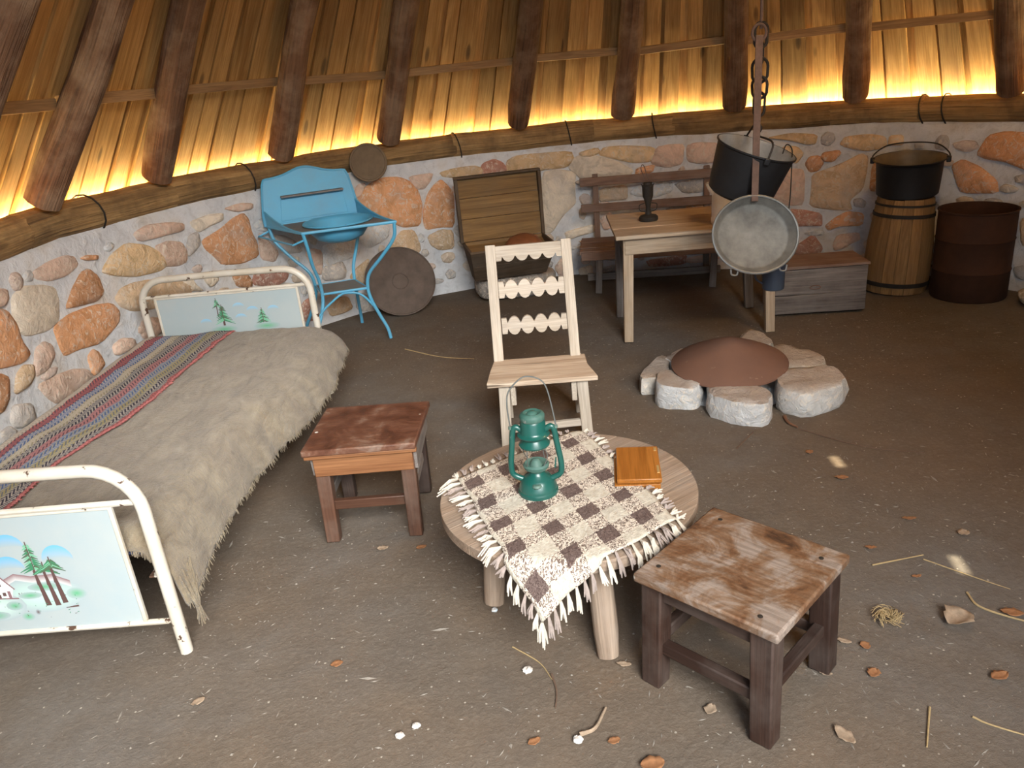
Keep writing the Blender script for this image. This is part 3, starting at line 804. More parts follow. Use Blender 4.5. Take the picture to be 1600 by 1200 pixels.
# painted scenes on the two tin panels
PW = (.33, .395, .41)
class Paint:
    def __init__(s, y): s.b = MB(); s.c = []; s.y = y; s.k = 0
    def poly(s, pts, cols):
        s.k += 1
        y = s.y - .0000025 * s.k
        s.b.add([(x, y, z) for x, z in pts], [tuple(range(len(pts)))], [(x, y, z) for x, z in pts])
        s.c += cols if isinstance(cols, list) else [cols] * len(pts)
    def cloud(s, x, z, w, h, col=(.12, .40, .66)):
        n = 12
        for i in range(n):
            a0, a1 = PI * i / n, PI * (i + 1) / n
            q = lambda a, f: (x + w * math.cos(a) * (1 if f > .5 else .9), z + h * math.sin(a) * f)
            e0, e1 = math.sin(a0) ** .5, math.sin(a1) ** .5
            mixc = lambda t: tuple(lerp(PW[j], col[j], t) for j in range(3))
            s.poly([q(a0, 1), q(a1, 1), q(a1, .15), q(a0, .15)], [mixc(.95 * e0), mixc(.95 * e1), PW, PW])
    def blob(s, x, z, w, h, col):
        n = 14
        for i in range(n):
            a0, a1 = 2 * PI * i / n, 2 * PI * (i + 1) / n
            s.poly([(x, z), (x + w * math.cos(a0), z + h * math.sin(a0)), (x + w * math.cos(a1), z + h * math.sin(a1))], [col, PW, PW])
    def line(s, x0, z0, x1, z1, w0, w1, col):
        dx, dz = x1 - x0, z1 - z0; L = math.hypot(dx, dz) + 1e-9; nx, nzz = -dz / L, dx / L
        s.poly([(x0 + nx * w0, z0 + nzz * w0), (x0 - nx * w0, z0 - nzz * w0), (x1 - nx * w1, z1 - nzz * w1), (x1 + nx * w1, z1 + nzz * w1)], col)
    def done(s, parent, name='painted_scene'):
        s.b.build(name, M['paintd'], parent, smooth=False, colors=s.c)
TR = (.10, .055, .05); GR = (.045, .20, .10); GL = (.16, .42, .26); BR = (.22, .12, .13)
def spruce(P, x, ztop, zbot, w, n, rng, trunk=.004):
    P.line(x, ztop, x - .004, zbot, .0015, trunk, TR)
    for k in range(n):
        t = k / n; z = lerp(ztop - .012, zbot + .05, t)
        for sx in (-1, 1):
            L = w * (.25 + .75 * t) * rng.uniform(.6, 1.0)
            P.line(x + sx * .002, z, x + sx * L, z - L * .45, .0042, .0008, rng.choice((GR, (.07, .12, .07), GL)))
rng = random.Random(5)
OX = 1.425
P = Paint(-HL - .0025)
P.cloud(-1.40 + OX, .395, .045, .045); P.cloud(-1.475 + OX, .39, .045, .038); P.cloud(-1.275 + OX, .345, .045, .05); P.cloud(-1.42 + OX, .325, .045, .045)
P.blob(-1.36 + OX, .235, .13, .06, (.45, .66, .56)); P.blob(-1.50 + OX, .205, .09, .05, (.5, .68, .58))
hz = [(-1.60, .29), (-1.52, .30), (-1.46, .29), (-1.416, .312), (-1.37, .30), (-1.31, .302), (-1.263, .277)]
for (x0, z0), (x1, z1) in zip(hz[:-1], hz[1:]):
    P.poly([(x0 + OX, z0), (x1 + OX, z1), (x1 + OX, z1 - .022), (x0 + OX, z0 - .022)], [BR, BR, (.55, .56, .55), (.55, .56, .55)])
P.poly([(-1.464 + OX, .308), (-1.432 + OX, .263), (-1.443 + OX, .231), (-1.515 + OX, .236), (-1.512 + OX, .262)], (.66, .72, .70))
P.poly([(-1.464 + OX, .312), (-1.50 + OX, .258), (-1.585 + OX, .262), (-1.54 + OX, .312)], [BR, (.36, .26, .28), (.36, .26, .28), BR])
P.line(-1.464 + OX, .312, -1.428 + OX, .260, .0025, .002, BR); P.line(-1.515 + OX, .234, -1.425 + OX, .229, .002, .002, BR)
for x, z in ((-1.468, .278), (-1.482, .252), (-1.462, .246), (-1.478, .240), (-1.53, .246)):
    P.poly([(x - .005 + OX, z - .006), (x + .005 + OX, z - .006), (x + .005 + OX, z + .006), (x - .005 + OX, z + .006)], TR)
P.poly([(-1.452 + OX, .232), (-1.443 + OX, .232), (-1.443 + OX, .256), (-1.452 + OX, .256)], BR)
for k in range(7): P.line(-1.42 + .008 * k + OX, .232, -1.42 + .008 * k + OX, .247, .0014, .0014, TR)
for x, z, w, h in ((-1.256, .232, .03, .02), (-1.517, .175, .05, .016), (-1.445, .205, .025, .016), (-1.418, .165, .02, .015), (-1.39, .236, .035, .012), (-1.34, .262, .05, .014)): P.blob(x + OX, z, w, h, (.10, .36, .18))
for x, zt, zb in ((-1.350, .413, .198), (-1.323, .345, .196), (-1.300, .36, .203)): P.line(x + .004 + OX, zb, x - .004 + OX, zb + .12, .008, .0035, TR); spruce(P, x + OX, zt, zb + .07, .05, 11, rng, .004)
P.blob(-1.385 + OX, .178, .008, .010, TR); P.line(-1.30 + OX, .186, -1.262 + OX, .190, .001, .003, TR)
for k in range(26):
    x, z = rng.uniform(-1.53, -1.25) + OX, rng.uniform(.155, .24); P.line(x, z, x + rng.uniform(-.008, .008), z + rng.uniform(-.004, .006), .0012, .0004, rng.choice((TR, GR)))
P.done(fp)
P = Paint(HL - .0025)
for x, z in ((-1.556, .44), (-1.375, .51), (-1.373, .452), (-1.308, .486), (-1.202, .482)): P.cloud(x + OX, z, .03, .022, (.22, .48, .68))
spruce(P, -1.483 + OX, .565, .47, .03, 6, rng, .003); spruce(P, -1.462 + OX, .53, .39, .062, 10, rng, .007)
spruce(P, -1.262 + OX, .497, .37, .055, 9, rng, .005)
P.line(-1.53 + OX, .395, -1.49 + OX, .405, .006, .010, BR); P.blob(-1.47 + OX, .40, .07, .02, (.12, .36, .2)); P.blob(-1.25 + OX, .40, .07, .02, (.12, .36, .2))
P.done(hp)

# mattress, blanket, kilim
b = MB()
def mfn(u, v):
    a = 2 * PI * u; f = min(1, v * 12, (1 - v) * 12) ** .4
    cx, cz = math.cos(a), math.sin(a)
    sx = math.copysign(abs(cx) ** .35, cx); sz = math.copysign(abs(cz) ** .5, cz)
    return Vector((sx * .395 * (.96 + .04 * f), -.955 + 1.91 * v, .325 + sz * .055 * f))
b.grid(mfn, 40, 50)
tag(b.build('mattress', M['mattress']), 'dark blue thin mattress under the cream blanket on the iron bed', 'mattress')
mt = bpy.data.objects['mattress']; mt.location = (BEDX, BEDY, 0); mt.rotation_euler = (0, 0, BEDR)

def bl_top(x, y):
    return .398 + .010 * nz(x * 3.1, y * 2.2, 4.0) + .006 * nz(x * 9, y * 6, 1.0) + .004 * math.exp(-((x - .1) / .2) ** 2)
ys_ = [-.97, -.85, -.7, -.5, -.3, -.1, .1, .3, .5, .75, .96]
xf_ = [.462, .468, .472, .475, .48, .50, .555, .585, .60, .60, .575]
zb_ = [.135, .17, .19, .205, .20, .205, .21, .215, .235, .255, .27]
def bl(u, v):
    y = -.965 + 1.925 * v
    xf = interp(y, ys_, xf_) + .012 * nz(y * 9, 2.0); zb = interp(y, ys_, zb_) + .016 * nz(y * 14, 7.7) + .008 * nz(y * 37, 3.3)
    if u < .62:
        x = lerp(-.405, .35, u / .62); z = bl_top(x, y)
    else:
        t = (u - .62) / .38
        p0 = Vector((.35, bl_top(.35, y))); p1 = Vector((xf - .03, bl_top(.35, y) - .005)); p2 = Vector((xf, zb))
        q = p0 * (1 - t) ** 2 + p1 * 2 * t * (1 - t) + p2 * t * t
        x, z = q.x, q.y
        w = .014 * t * nz(y * 8, 5.5); x += w
    e = max(0, (-.90 - y) / .065)
    if e > 0 and u < .8: z -= .055 * e * e
    e2 = max(0, (y - .90) / .06)
    if e2 > 0: z -= .014 * e2 * e2
    return Vector((x, y, z + .004 * nz(x * 22, y * 16, 8)))
blanket = thing('wool_blanket', 'cream felted wool blanket spread over the iron bed, hanging off its side', 'blanket', (BEDX, BEDY, 0), BEDR)
MB().grid(bl, 84, 120).build('blanket_cloth', M['wool'], blanket, solid=.010, sharp=180)
b = MB()
for k in range(420):       # frayed lower edge
    v = random.random(); p = bl(1.0, v); L = random.uniform(.006, .02)
    b.tube([p + Vector((0, 0, .006)), p + Vector((random.uniform(-.004, .008), random.uniform(-.006, .006), -L))], [.0016, .0006], 4)
for k in range(160):
    u = random.uniform(.1, .8); p = bl(u, 0.0); b.tube([p, p + Vector((random.uniform(-.004, .004), -.004, -random.uniform(.008, .02)))], [.0016, .0006], 4)
o = b.build('frayed_edge', M['wool'], blanket); o['kind'] = 'stuff'
b = MB()
for k in range(26):        # the corner gathered into a tassel at the foot post
    a = bl(random.uniform(.93, 1.0), random.uniform(.0, .045)); kn = Vector((.474, -.935, .115))
    q1 = a.lerp(kn, .55) + Vector((random.uniform(-.006, .006), random.uniform(-.008, .008), .004)); e = kn + Vector((random.uniform(-.012, .012), random.uniform(-.014, .014), -random.uniform(.03, .06)))
    b.tube(spline([a + Vector((0, 0, .02)), q1, kn + Vector((random.uniform(-.005, .005), random.uniform(-.006, .006), 0)), e], 4), [.0035 - .002 * i / 12 for i in range(13)], 5)
b.build('corner_tassel', M['wool'], blanket)

ke_y = [-.965, -.75, -.48, -.28, -.15, .1, .5, .92]
ke_x = [-.085, -.10, -.11, -.06, -.02, -.005, .0, .02]
def kil(u, v):
    y = -.95 + 1.88 * v
    xe = interp(y, ke_y, ke_x) + .010 * nz(y * 13, 1.1) + .005 * nz(y * 41, 4.2)
    x = lerp(-.435, xe, u)
    z = max(bl_top(max(x, -.4), y), .39) + .013 + .008 * nz(x * 7, y * 5, 2.0) + .012 * max(0, (.12 - u) / .12)
    if u < .06: z -= .02 * (1 - u / .06)
    e = max(0, (-.88 - y) / .07)
    z -= .03 * e * e
    e = max(0, (y - .86) / .07)
    z += -.006 * e
    return Vector((x, y, z))
kilim = thing('striped_kilim', 'narrow striped kilim in red, navy and cream lying along the wall side of the bed', 'rug', (BEDX, BEDY, 0), BEDR)
MB().grid(kil, 44, 110, lambda u, v: (u * .46, v * 1.9, 0)).build('woven_cloth', M['kilim'], kilim, solid=.006, sharp=180)
b = MB()
for k in range(180):
    v = (k + random.random()) / 180; p = kil(1.0, v)
    b.tube([p + Vector((-.004, 0, .001)), p + Vector((random.uniform(.006, .014), random.uniform(-.005, .005), -.002))], [.002, .0008], 4)
o = b.build('red_fringe', solid('red_yarn', (.34, .12, .11), .95), kilim); o['kind'] = 'stuff'

# ================================================================== WASHSTAND
wsl = Vector((-.95, 4.775, 0))
ws = thing('wash_stand', 'sky-blue painted metal washstand with curved legs and a raised back panel', 'washstand', wsl)
TZ = .735
cor = dict(FR=(.365, -.175), FL=(-.16, -.275), BL=(-.455, .095), BR=(.075, .285))
shf = dict(FR=(.13, -.095), FL=(-.14, -.145), BL=(-.23, .09), BR=(.01, .155))
fot = dict(FR=(.22, -.075), FL=(-.22, -.29), BL=(-.36, .15), BR=(-.02, .33))
def v3(p, z): return Vector((p[0], p[1], z))
# top plate with a round hole for the basin
b = MB(); n = 48; vs, fs = [], []
quad = [v3(cor[k], 0) for k in ('FR', 'BR', 'BL', 'FL')]
def edge_pt(a):
    d = Vector((math.cos(a), math.sin(a), 0)); best = None
    for i in range(4):
        p, q_ = quad[i], quad[(i + 1) % 4]; e = q_ - p
        den = d.x * e.y - d.y * e.x
        if abs(den) < 1e-9: continue
        t = (p.x * e.y - p.y * e.x) / den; s_ = (p.x * d.y - p.y * d.x) / den
        if t > 0 and -1e-6 <= s_ <= 1 + 1e-6 and (best is None or t < best): best = t
    return d * best
for i in range(n):
    a = 2 * PI * i / n; c = Vector((math.cos(a), math.sin(a), 0)) * .185; e = edge_pt(a)
    for z in (TZ, TZ - .008): vs += [Vector((c.x, c.y, z)), Vector((e.x, e.y, z))]
for i in range(n):
    j = (i + 1) % n; A, B = i * 4, j * 4
    fs += [(A, A + 1, B + 1, B), (A + 2, B + 2, B + 3, A + 3), (A, B, B + 2, A + 2)]
b.add(vs, fs, vs); b.build('top_plate', M['dustblue'], ws)
MB().tube([v3(cor[k], TZ) for k in ('FL', 'FR', 'BR', 'BL')], .009, 8, closed=True).build('top_rim', M['blue'], ws)
for k in ('FR', 'FL', 'BL', 'BR'):
    t, s_, f = Vector(cor[k]), Vector(shf[k]), Vector(fot[k])
    pts = spline([v3(t * .98, TZ - .005), v3(t * .93, .64), v3(lerp(t, s_, .5), .53), v3(lerp(t, s_, .9), .43), v3(s_, .34), v3(lerp(s_, f, .12), .26), v3(lerp(s_, f, .5), .16), v3(lerp(s_, f, .88), .07), v3(f, 0)], 5)
    MB().tube(pts, .0105, 8).build('leg', M['blue'], ws)
b = MB(); P4 = [shf[k] for k in ('FL', 'FR', 'BR', 'BL')]
b.prism(P4, .335, .343); sh = b.build('lower_shelf', M['dustblue'], ws)
MB().tube([v3(p, .339) for p in P4], .008, 8, closed=True).build('shelf_rim', M['blue'], sh)
fl_, fr_ = Vector(fot['FL']), Vector(fot['FR']); sl, sr = Vector(shf['FL']), Vector(shf['FR'])
MB().tube(spline([v3(lerp(sl, fl_, .75), .10), v3(lerp(sl, fl_, .35), .22), v3(lerp(sl, sr, .35), .315), v3(lerp(sl, sr, .6), .325), v3(lerp(sl, sr, .85), .30), v3(lerp(sr, fr_, .3), .21)], 5), .007, 8).build('arched_brace', M['blue'], ws)
bl_, br_ = Vector(cor['BL']), Vector(cor['BR'])
def pan_out():
    xs = []
    n = 40
    for i in range(n + 1):
        u = i / n; x = lerp(-.02, 1.02, u)
        e = min(u, 1 - u)
        z = .275 + .048 * math.exp(-((u - .5) / .2) ** 2)
        z *= 1 - (max(0, (.09 - e) / .09)) ** 2.6
        xs.append((x, max(z, 0)))
    return xs
top = pan_out(); du = br_ - bl_
nrm = Vector((-du.y, du.x)).normalized()
def pfr(x, z, h):
    q = bl_ + du * x + nrm * (h + z * .10 + .005); return Vector((q.x, q.y, TZ + z))
out = [(1.02, 0), (1.02, .06)] + [p for p in top[::-1] if p[1] > .05] + [(-.02, .06), (-.02, 0)]
bp = MB().prism(out, -.003, .003, pfr).build('back_panel', M['blue'], ws)
MB().tube([pfr(x, z, 0) for x, z in out], .007, 8).build('panel_rim', M['blue'], bp)
MB().bar(pfr(.2, .165, -.03), pfr(.88, .165, -.03), .05, .010).build('soap_shelf', M['dustblue'], bp, bevel=.003)
MB().prism([(.16, .02), (.9, .02), (.88, .15), (.2, .15)], -.007, -.004, pfr).build('raised_field', M['blue'], bp, bevel=.002)
for A, B in (('BL', 'FL'), ('BR', 'FR')):
    a, c = Vector(cor[A]), Vector(cor[B])
    poly = [(0, 0)] + [(t, .085 * (1 - t) ** 2.2 + .004) for t in [i / 12 for i in range(13)]] + [(1, 0)]
    fr2 = lambda x, z, h: v3(a + (c - a) * x + Vector((h, 0)), TZ + z)
    w = MB().prism(poly, -.002, .002, fr2).build('side_wing', M['blue'], ws)
    MB().tube([fr2(x, z, 0) for x, z in poly[1:-1]], .006, 6).build('wing_rim', M['blue'], w)
a, c = Vector(cor['BL']), Vector(cor['FL']); o_ = Vector((-.055, -.03))
MB().tube([v3(a, TZ - .03), v3(a + o_, TZ - .05), v3(c + o_, TZ - .055), v3(c, TZ - .04)], .006, 6).build('towel_bar', M['blue'], ws)
bs = thing('wash_basin', 'blue enamel basin sunk in the top of the washstand', 'basin', (wsl.x, wsl.y, TZ))
MB().lathe([(.0, -.108), (.09, -.106), (.14, -.085), (.172, -.045), (.18, .0), (.184, .010), (.208, .016), (.212, .011), (.210, .006), (.19, .002), (.181, -.004)][::-1] + [], 48).build('bowl_outside', M['blue'], bs)
MB().lathe([(.209, .0165), (.184, .0105), (.176, 0), (.165, -.045), (.134, -.08), (.085, -.10), (0, -.102)][::-1], 48).build('bowl_inside', M['blue'], bs)

# ================================================================== ROUND TRAY against the wall, SIEVE on the beam
tr = thing('leaning_tray', 'big round dark tray leaning on the stone wall beside the washstand', 'tray', (-.665, 5.155, .0))
tilt = .50; R_ = .243
az = -1.30
rot = Matrix.Rotation(az + PI / 2, 4, 'Z') @ Matrix.Rotation(PI / 2 - tilt, 4, 'X')
b = MB(); b.lathe([(0, .0), (R_ - .006, .0), (R_, .004), (R_, .012), (R_ - .008, .014), (R_ - .012, .010), (0, .009)], 56)
cz = R_ * math.cos(tilt); off = Vector((math.cos(az), math.sin(az), 0)) * (-R_ * math.sin(tilt))
b.v = [tuple(rot.to_3x3() @ Vector(v) + off + Vector((0, 0, cz + .004))) for v in b.v]
b.build('tray_disc', M['disc'], tr)
b = MB(); b.lathe([(.05, .010), (.052, .0125), (.056, .0125), (.058, .010)], 40)
b.v = [tuple(rot.to_3x3() @ Vector(v) + off + Vector((0, 0, cz + .004))) for v in b.v]
b.build('pressed_ring', M['disc'], tr)

sv_p = plan(122.4, -.10, 1.012)
sv = thing('round_sieve', 'small round brown sieve hanging on the log beam above the washstand', 'sieve', sv_p)
d = (Vector((-.1, 1.2, 1.35)) - sv_p).normalized(); q = d.to_track_quat('Z', 'Y').to_matrix()
for nm, prof, mt_ in (('hoop', [(.108, -.035), (.122, -.035), (.124, .012), (.121, .018), (.110, .016), (.108, .008)], 'sieve'), ('skin', [(0, .006), (.06, .005), (.110, .008), (.110, .004), (0, .002)], 'sieve')):
    b = MB(); b.lathe(prof, 44, loop=(nm == 'hoop')); b.v = [tuple(q @ Vector(v)) for v in b.v]; b.build(nm, M[mt_], sv)

# ================================================================== TROUGH on a rock
rk = MB()
def rockfn(u, v):
    a = 2 * PI * u; ph = PI * (v - .5)
    x, y, z = math.cos(a) * math.cos(ph), math.sin(a) * math.cos(ph), math.sin(ph)
    f = lambda t, e: math.copysign(abs(t) ** e, t)
    p = Vector((f(x, .7) * .29, f(y, .7) * .15, f(z, .55) * .092))
    return p * (1 + .10 * nz(p.x * 7, p.y * 7, p.z * 7)) 
rk.grid(rockfn, 32, 16)
o = rk.build('rock', M['rock']); o.location = (.10, 5.43, .088); o.rotation_euler = (0, 0, rad(8)); o.color = (.30, .27, .24, 1)
tag(o, 'long grey boulder under the wooden dough trough', 'stone')
tg = thing('dough_trough', 'brown wooden dough trough with its plank lid standing open by the wall', 'trough', (.07, 5.23, .18), rad(9))
rim = [(-.29, -.20), (.29, -.20), (.29, .20), (-.29, .20)]; bot = [(-.25, .02), (.25, .02), (.25, .17), (-.25, .17)]
ZR = .235
def plank4(A, B, C_, D, th, name, m, par):
    """a board through four corner points, th thick to the inside"""
    A, B, C_, D = map(Vector, (A, B, C_, D)); nn = (B - A).cross(D - A).normalized() * th
    b = MB(); L = (B - A).length; H = (D - A).length; o = random.random() * 9
    b.add([A, B, C_, D, A + nn, B + nn, C_ + nn, D + nn], [(3, 2, 1, 0), (4, 5, 6, 7), (0, 1, 5, 4), (1, 2, 6, 5), (2, 3, 7, 6), (3, 0, 4, 7)],
          [(o, o, 0), (o + L, o, 0), (o + L, o + H, 0), (o, o + H, 0)] * 2)
    return b.build(name, m, par, bevel=.003)
def at_(i, z):
    t = z / ZR; return Vector((*(Vector(bot[i]).lerp(Vector(rim[i]), t)), z))
for i, j, nm in ((0, 1, 'front_plank'), (1, 2, 'end_board'), (3, 0, 'end_board')):
    if nm == 'front_plank':
        plank4(at_(i, 0), at_(j, 0), at_(j, .12), at_(i, .12), -.018, nm, M['troughd'], tg)
        plank4(at_(i, .123), at_(j, .123), at_(j, ZR), at_(i, ZR), -.018, nm, M['troughd'], tg)
    else: plank4(at_(i, 0), at_(j, 0), at_(j, ZR), at_(i, ZR), -.018, nm, M['troughd'], tg)
plank4(at_(2, 0), at_(3, 0), at_(3, ZR), at_(2, ZR), -.018, 'back_plank', M['trough'], tg)
plank4((*bot[0], 0), (*bot[1], 0), (*bot[2], 0), (*bot[3], 0), .02, 'bottom_board', M['trough'], tg)
plank4((-.27, -.07, ZR - .07), (.27, -.07, ZR - .07), (.275, .19, ZR - .03), (-.275, .19, ZR - .03), .012, 'inner_shelf', M['trough'], tg)
lid = MB().box((0, .235, ZR + .215), (.56, .016, .006)).build('lid', M['trough'], tg)
for k, (z0, z1) in enumerate(((.0, .15), (.152, .29), (.292, .425))):
    MB().box((0, .225 + .012 * k, ZR + (z0 + z1) / 2), (.575, .016, z1 - z0), jit=.0015).build('lid_plank', M['trough'], lid, bevel=.002)
for sx in (-1, 1): MB().box((sx * .288, .218, ZR + .21), (.022, .05, .435)).build('lid_edge', M['troughd'], lid, bevel=.002)
MB().box((0, .232, ZR + .432), (.60, .05, .016)).build('lid_edge', M['troughd'], lid, bevel=.002)
bw = MB(); bw.lathe([(.128, 0), (.13, .008), (.122, .03), (.10, .058), (.06, .078), (.0, .084)], 40); bw.lathe([(0, .001), (.127, .001)], 40)
o = bw.build('upturned_bowl', M['copper']); o.location = (.17, 5.20, .385); o.rotation_euler = (rad(8), 0, 0)
tag(o, 'reddish brown bowl turned upside down in the dough trough', 'bowl')

# ================================================================== BENCH behind the table
bn = thing('slatted_bench', 'brown wooden bench with two back rails against the stone wall', 'bench', (1.085, 5.42, 0), rad(-8.6))
for z in (.70, .515):
    MB().bar((-.50, .205, z), (.50, .205, z), .022, .058, jit=.002).build('back_rail', M['benchw'], bn, bevel=.003)
for x in (-.39, .39):
    MB().bar((x, .225, .05), (x, .232, .75), .04, .028, up=(0, 1, 0)).build('upright', M['benchw'], bn, bevel=.003)
for k, y in enumerate((-.19, -.095, 0, .095, .175)):
    MB().bar((-.51, y, .288 + .004 * (k % 2)), (.51, y, .288), .088 if k < 4 else .06, .024, jit=.003).build('seat_plank', M['benchw'], bn, bevel=.003)
MB().bar((-.50, -.235, .265), (.50, -.235, .265), .018, .06, jit=.002).build('front_rail', M['benchw'], bn, bevel=.003)
for x in (-.385, .385):
    MB().bar((x + .012, -.20, .28), (x - .008, -.225, 0), .045, .03, up=(0, 1, 0)).build('leg', M['greyw'], bn, bevel=.003)
    MB().bar((x, .20, .28), (x, .21, 0), .045, .03, up=(0, 1, 0)).build('leg', M['greyw'], bn, bevel=.003)
MB().bar((-.47, .0, .06), (.46, .0, .065), .03, .05).build('stretcher', M['greyw'], bn, bevel=.003)

# ================================================================== WOODEN TABLE
tb = thing('wooden_table', 'small oak table with a plank top standing by the bench', 'table', (1.10, 4.445, 0), rad(-4))
for k, (y0, y1) in enumerate(((-.335, -.13), (-.127, .11), (.113, .335))):
    MB().box((0, (y0 + y1) / 2, .607), (.90, y1 - y0, .022), jit=.001).build('top_plank', M['oak'], tb, bevel=.003)
fa = MB().box((0, -.285, .55), (.80, .02, .09)).build('front_apron', M['oak'], tb, bevel=.003)
MB().box((0, .285, .55), (.80, .02, .09)).build('back_apron', M['oak'], tb, bevel=.003)
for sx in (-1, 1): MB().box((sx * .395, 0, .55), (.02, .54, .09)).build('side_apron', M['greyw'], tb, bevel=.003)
for sx in (-1, 1):
    for sy in (-1, 1):
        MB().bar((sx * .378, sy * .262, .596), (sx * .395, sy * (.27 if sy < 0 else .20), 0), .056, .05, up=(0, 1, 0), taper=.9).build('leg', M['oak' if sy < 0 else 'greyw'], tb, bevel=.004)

# old lamp on the table
lp = thing('old_lamp', 'sooty black old oil lamp with wire handle on the oak table', 'lamp', (.875, 4.50, .619))
MB().lathe([(0, 0), (.052, 0), (.055, .006), (.054, .022), (.046, .03), (.02, .036), (.016, .05), (.0, .05)], 28).build('tank', M['grime'], lp)
MB().lathe([(.0, .045), (.016, .045), (.013, .075), (.018, .10), (.024, .125), (.03, .14), (.032, .19), (.034, .195), (.030, .20), (.024, .205), (.024, .216), (.0, .218)], 24).build('burner_column', M['grime'], lp)
b = MB()
for k in range(7):
    a = 2 * PI * k / 7; b.tube([(.03 * math.cos(a), .03 * math.sin(a), .196), (.038 * math.cos(a), .038 * math.sin(a), .206)], .0025, 5)
b.build('crown', M['grime'], lp)
for sx in (-1, 1):
    MB().tube(spline([(sx * .016, 0, .05), (sx * .045, 0, .06), (sx * .05, 0, .09), (sx * .02, 0, .10)], 6), .0028, 6).build('side_wire', M['wire'], lp)
MB().tube(spline([(-.028, 0, .2), (-.022, 0, .25), (-.035, 0, .29), (-.028, 0, .315), (-.015, 0, .30), (-.002, 0, .25), (.022, 0, .205)], 6), .0025, 6).build('wire_handle', M['rustbar'], lp)

# enamel jug
jg = thing('enamel_jug', 'white enamel jug stained rusty yellow on the oak table behind the hanging pan', 'jug', (1.265, 4.22, .619))
MB().lathe([(0, 0), (.098, 0), (.102, .006), (.102, .03), (.099, .035), (.098, .20), (.088, .235), (.07, .25), (.066, .27), (.072, .28), (.066, .279), (.06, .25), (.0, .24)], 36).build('body', M['enamel'], jg)
MB().tube(spline([(-.085, 0, .17), (-.11, -.005, .195), (-.128, -.01, .225)], 5), [.022 - .0012 * i for i in range(11)], 10).build('spout', M['enamel'], jg)
MB().tube(spline([(.09, 0, .21), (.135, 0, .20), (.14, 0, .12), (.098, 0, .06)], 6), .009, 8).build('handle', M['enamel'], jg)

# ================================================================== HANGING CHAIN, CAULDRON, PAN, MUG
HX, HY = 1.20, 3.60
ch = thing('pot_chain', 'dark iron chain with hook hanging from the roof over the hearth', 'chain', (HX, HY, 1.2))
MB().tube([(0, 0, .36), (.004, 0, 1.2), (0, 0, 2.62)], .007, 8).build('rod', M['rustbar'], ch)
def link(zc, L, w, rr, ang):
    pts = []
    for k in range(18):
        a = 2 * PI * k / 18
        x = math.cos(a) * w; z = math.sin(a) * w + (L / 2 - w) * (1 if math.sin(a) >= 0 else -1)
        pts.append((x * math.cos(ang), x * math.sin(ang), zc + z))
    MB().tube(pts, rr, 8, closed=True).build('chain_link', M['wire'], ch)
link(.335, .10, .030, .0075, .2)
link(.265, .09, .030, .0065, .9)
link(.195, .10, .036, .0065, .1)
link(.125, .09, .034, .0065, -.7)
link(.055, .10, .030, .006, .35)
MB().tube(spline([(0, 0, .02), (.0, 0, -.02), (.012, 0, -.045), (.0, 0, -.062), (-.014, 0, -.045)], 5), .006, 8).build('hook', M['wire'], ch)

t = thing('hanging_cauldron', 'sooty black cauldron hanging tilted from the chain over the hearth', 'cauldron', (1.130, 3.645, .862), rot=(rad(11), rad(17), 0))
MB().lathe([(0, 0), (.13, 0), (.146, .012), (.153, .05), (.174, .215), (.182, .221), (.182, .227), (.176, .227)], 48).build('body', M['black'], t)
MB().lathe([(.1765, .2265), (.168, .21), (.148, .05), (.13, .014), (0, .010)][::-1], 48).build('inside', M['inside'], t)
for sy in (-1, 1): MB().box((0, sy * .186, .215), (.026, .014, .03)).build('ear', M['black'], t, bevel=.005)
Rt = (Matrix.Rotation(rad(17), 3, 'Y') @ Matrix.Rotation(rad(11), 3, 'X')).inverted()
def inl(p): return Rt @ (Vector(p) - Vector((1.130, 3.645, .862)))
hk = inl((HX, HY, 1.145))
MB().tube(spline([(0, -.188, .22), (.006, -.15, .29), hk + Vector((0, -.03, -.015)), hk, hk + Vector((0, .03, -.015)), (.006, .15, .29), (0, .188, .22)], 6), .0045, 8).build('bail_handle', M['wire'], t)

pn = thing('long_handled_pan', 'round tinned pan hanging by its long rusty flat handle, facing the room', 'pan', (1.115, 3.35, .737), rot=(rad(90 - 22), rad(4), 0))
SY = .90
MB().lathe([(0, -.034), (.150, -.034), (.160, -.030), (.181, .004), (.186, .008), (.189, .004), (.185, -.001), (.164, -.036), (.154, -.040), (0, -.040)], 56, sx=1.0, sy=SY).build('dish', M['tin'], pn)
MB().tube([(.187 * math.cos(2 * PI * k / 48), .187 * SY * math.sin(2 * PI * k / 48), .005) for k in range(48)], .006, 8, closed=True).build('rolled_rim', M['tinrim'], pn)
Rp = Matrix.Rotation(rad(4), 3, 'Y').to_4x4().to_3x3()
pinv = (Matrix.Rotation(rad(4), 3, 'Y') @ Matrix.Rotation(rad(68), 3, 'X')).inverted()
def inp(p): return pinv @ (Vector(p) - Vector((1.115, 3.35, .737)))
a, m_, c = inp((1.125, 3.40, .872)), inp((1.124, 3.405, .94)), inp((1.185, 3.575, 1.535))
hn = (c - a).cross(Vector((1, 0, 0))).normalized()
MB().bar(a, c, .030, .006, up=tuple(hn), taper=1.05).build('handle', M['rustbar'], pn, bevel=.0015)
ringc = inp((1.186, 3.58, 1.545))
MB().tube([ringc + pinv @ Vector((.030 * math.cos(2 * PI * k / 16), 0, .034 * math.sin(2 * PI * k / 16))) for k in range(16)], .006, 8, closed=True).build('hanging_ring', M['rustbar'], pn)
for ang in (-2.1, -.9):
    p = Vector((.19 * math.cos(ang), .19 * SY * math.sin(ang), .0))
    MB().tube(spline([p + Vector((-.016, 0, 0)), p + Vector((-.012, -.022, -.004)), p + Vector((.010, -.024, -.004)), p + Vector((.016, 0, 0))], 5), .004, 6).build('rim_lug', M['tinrim'], pn)

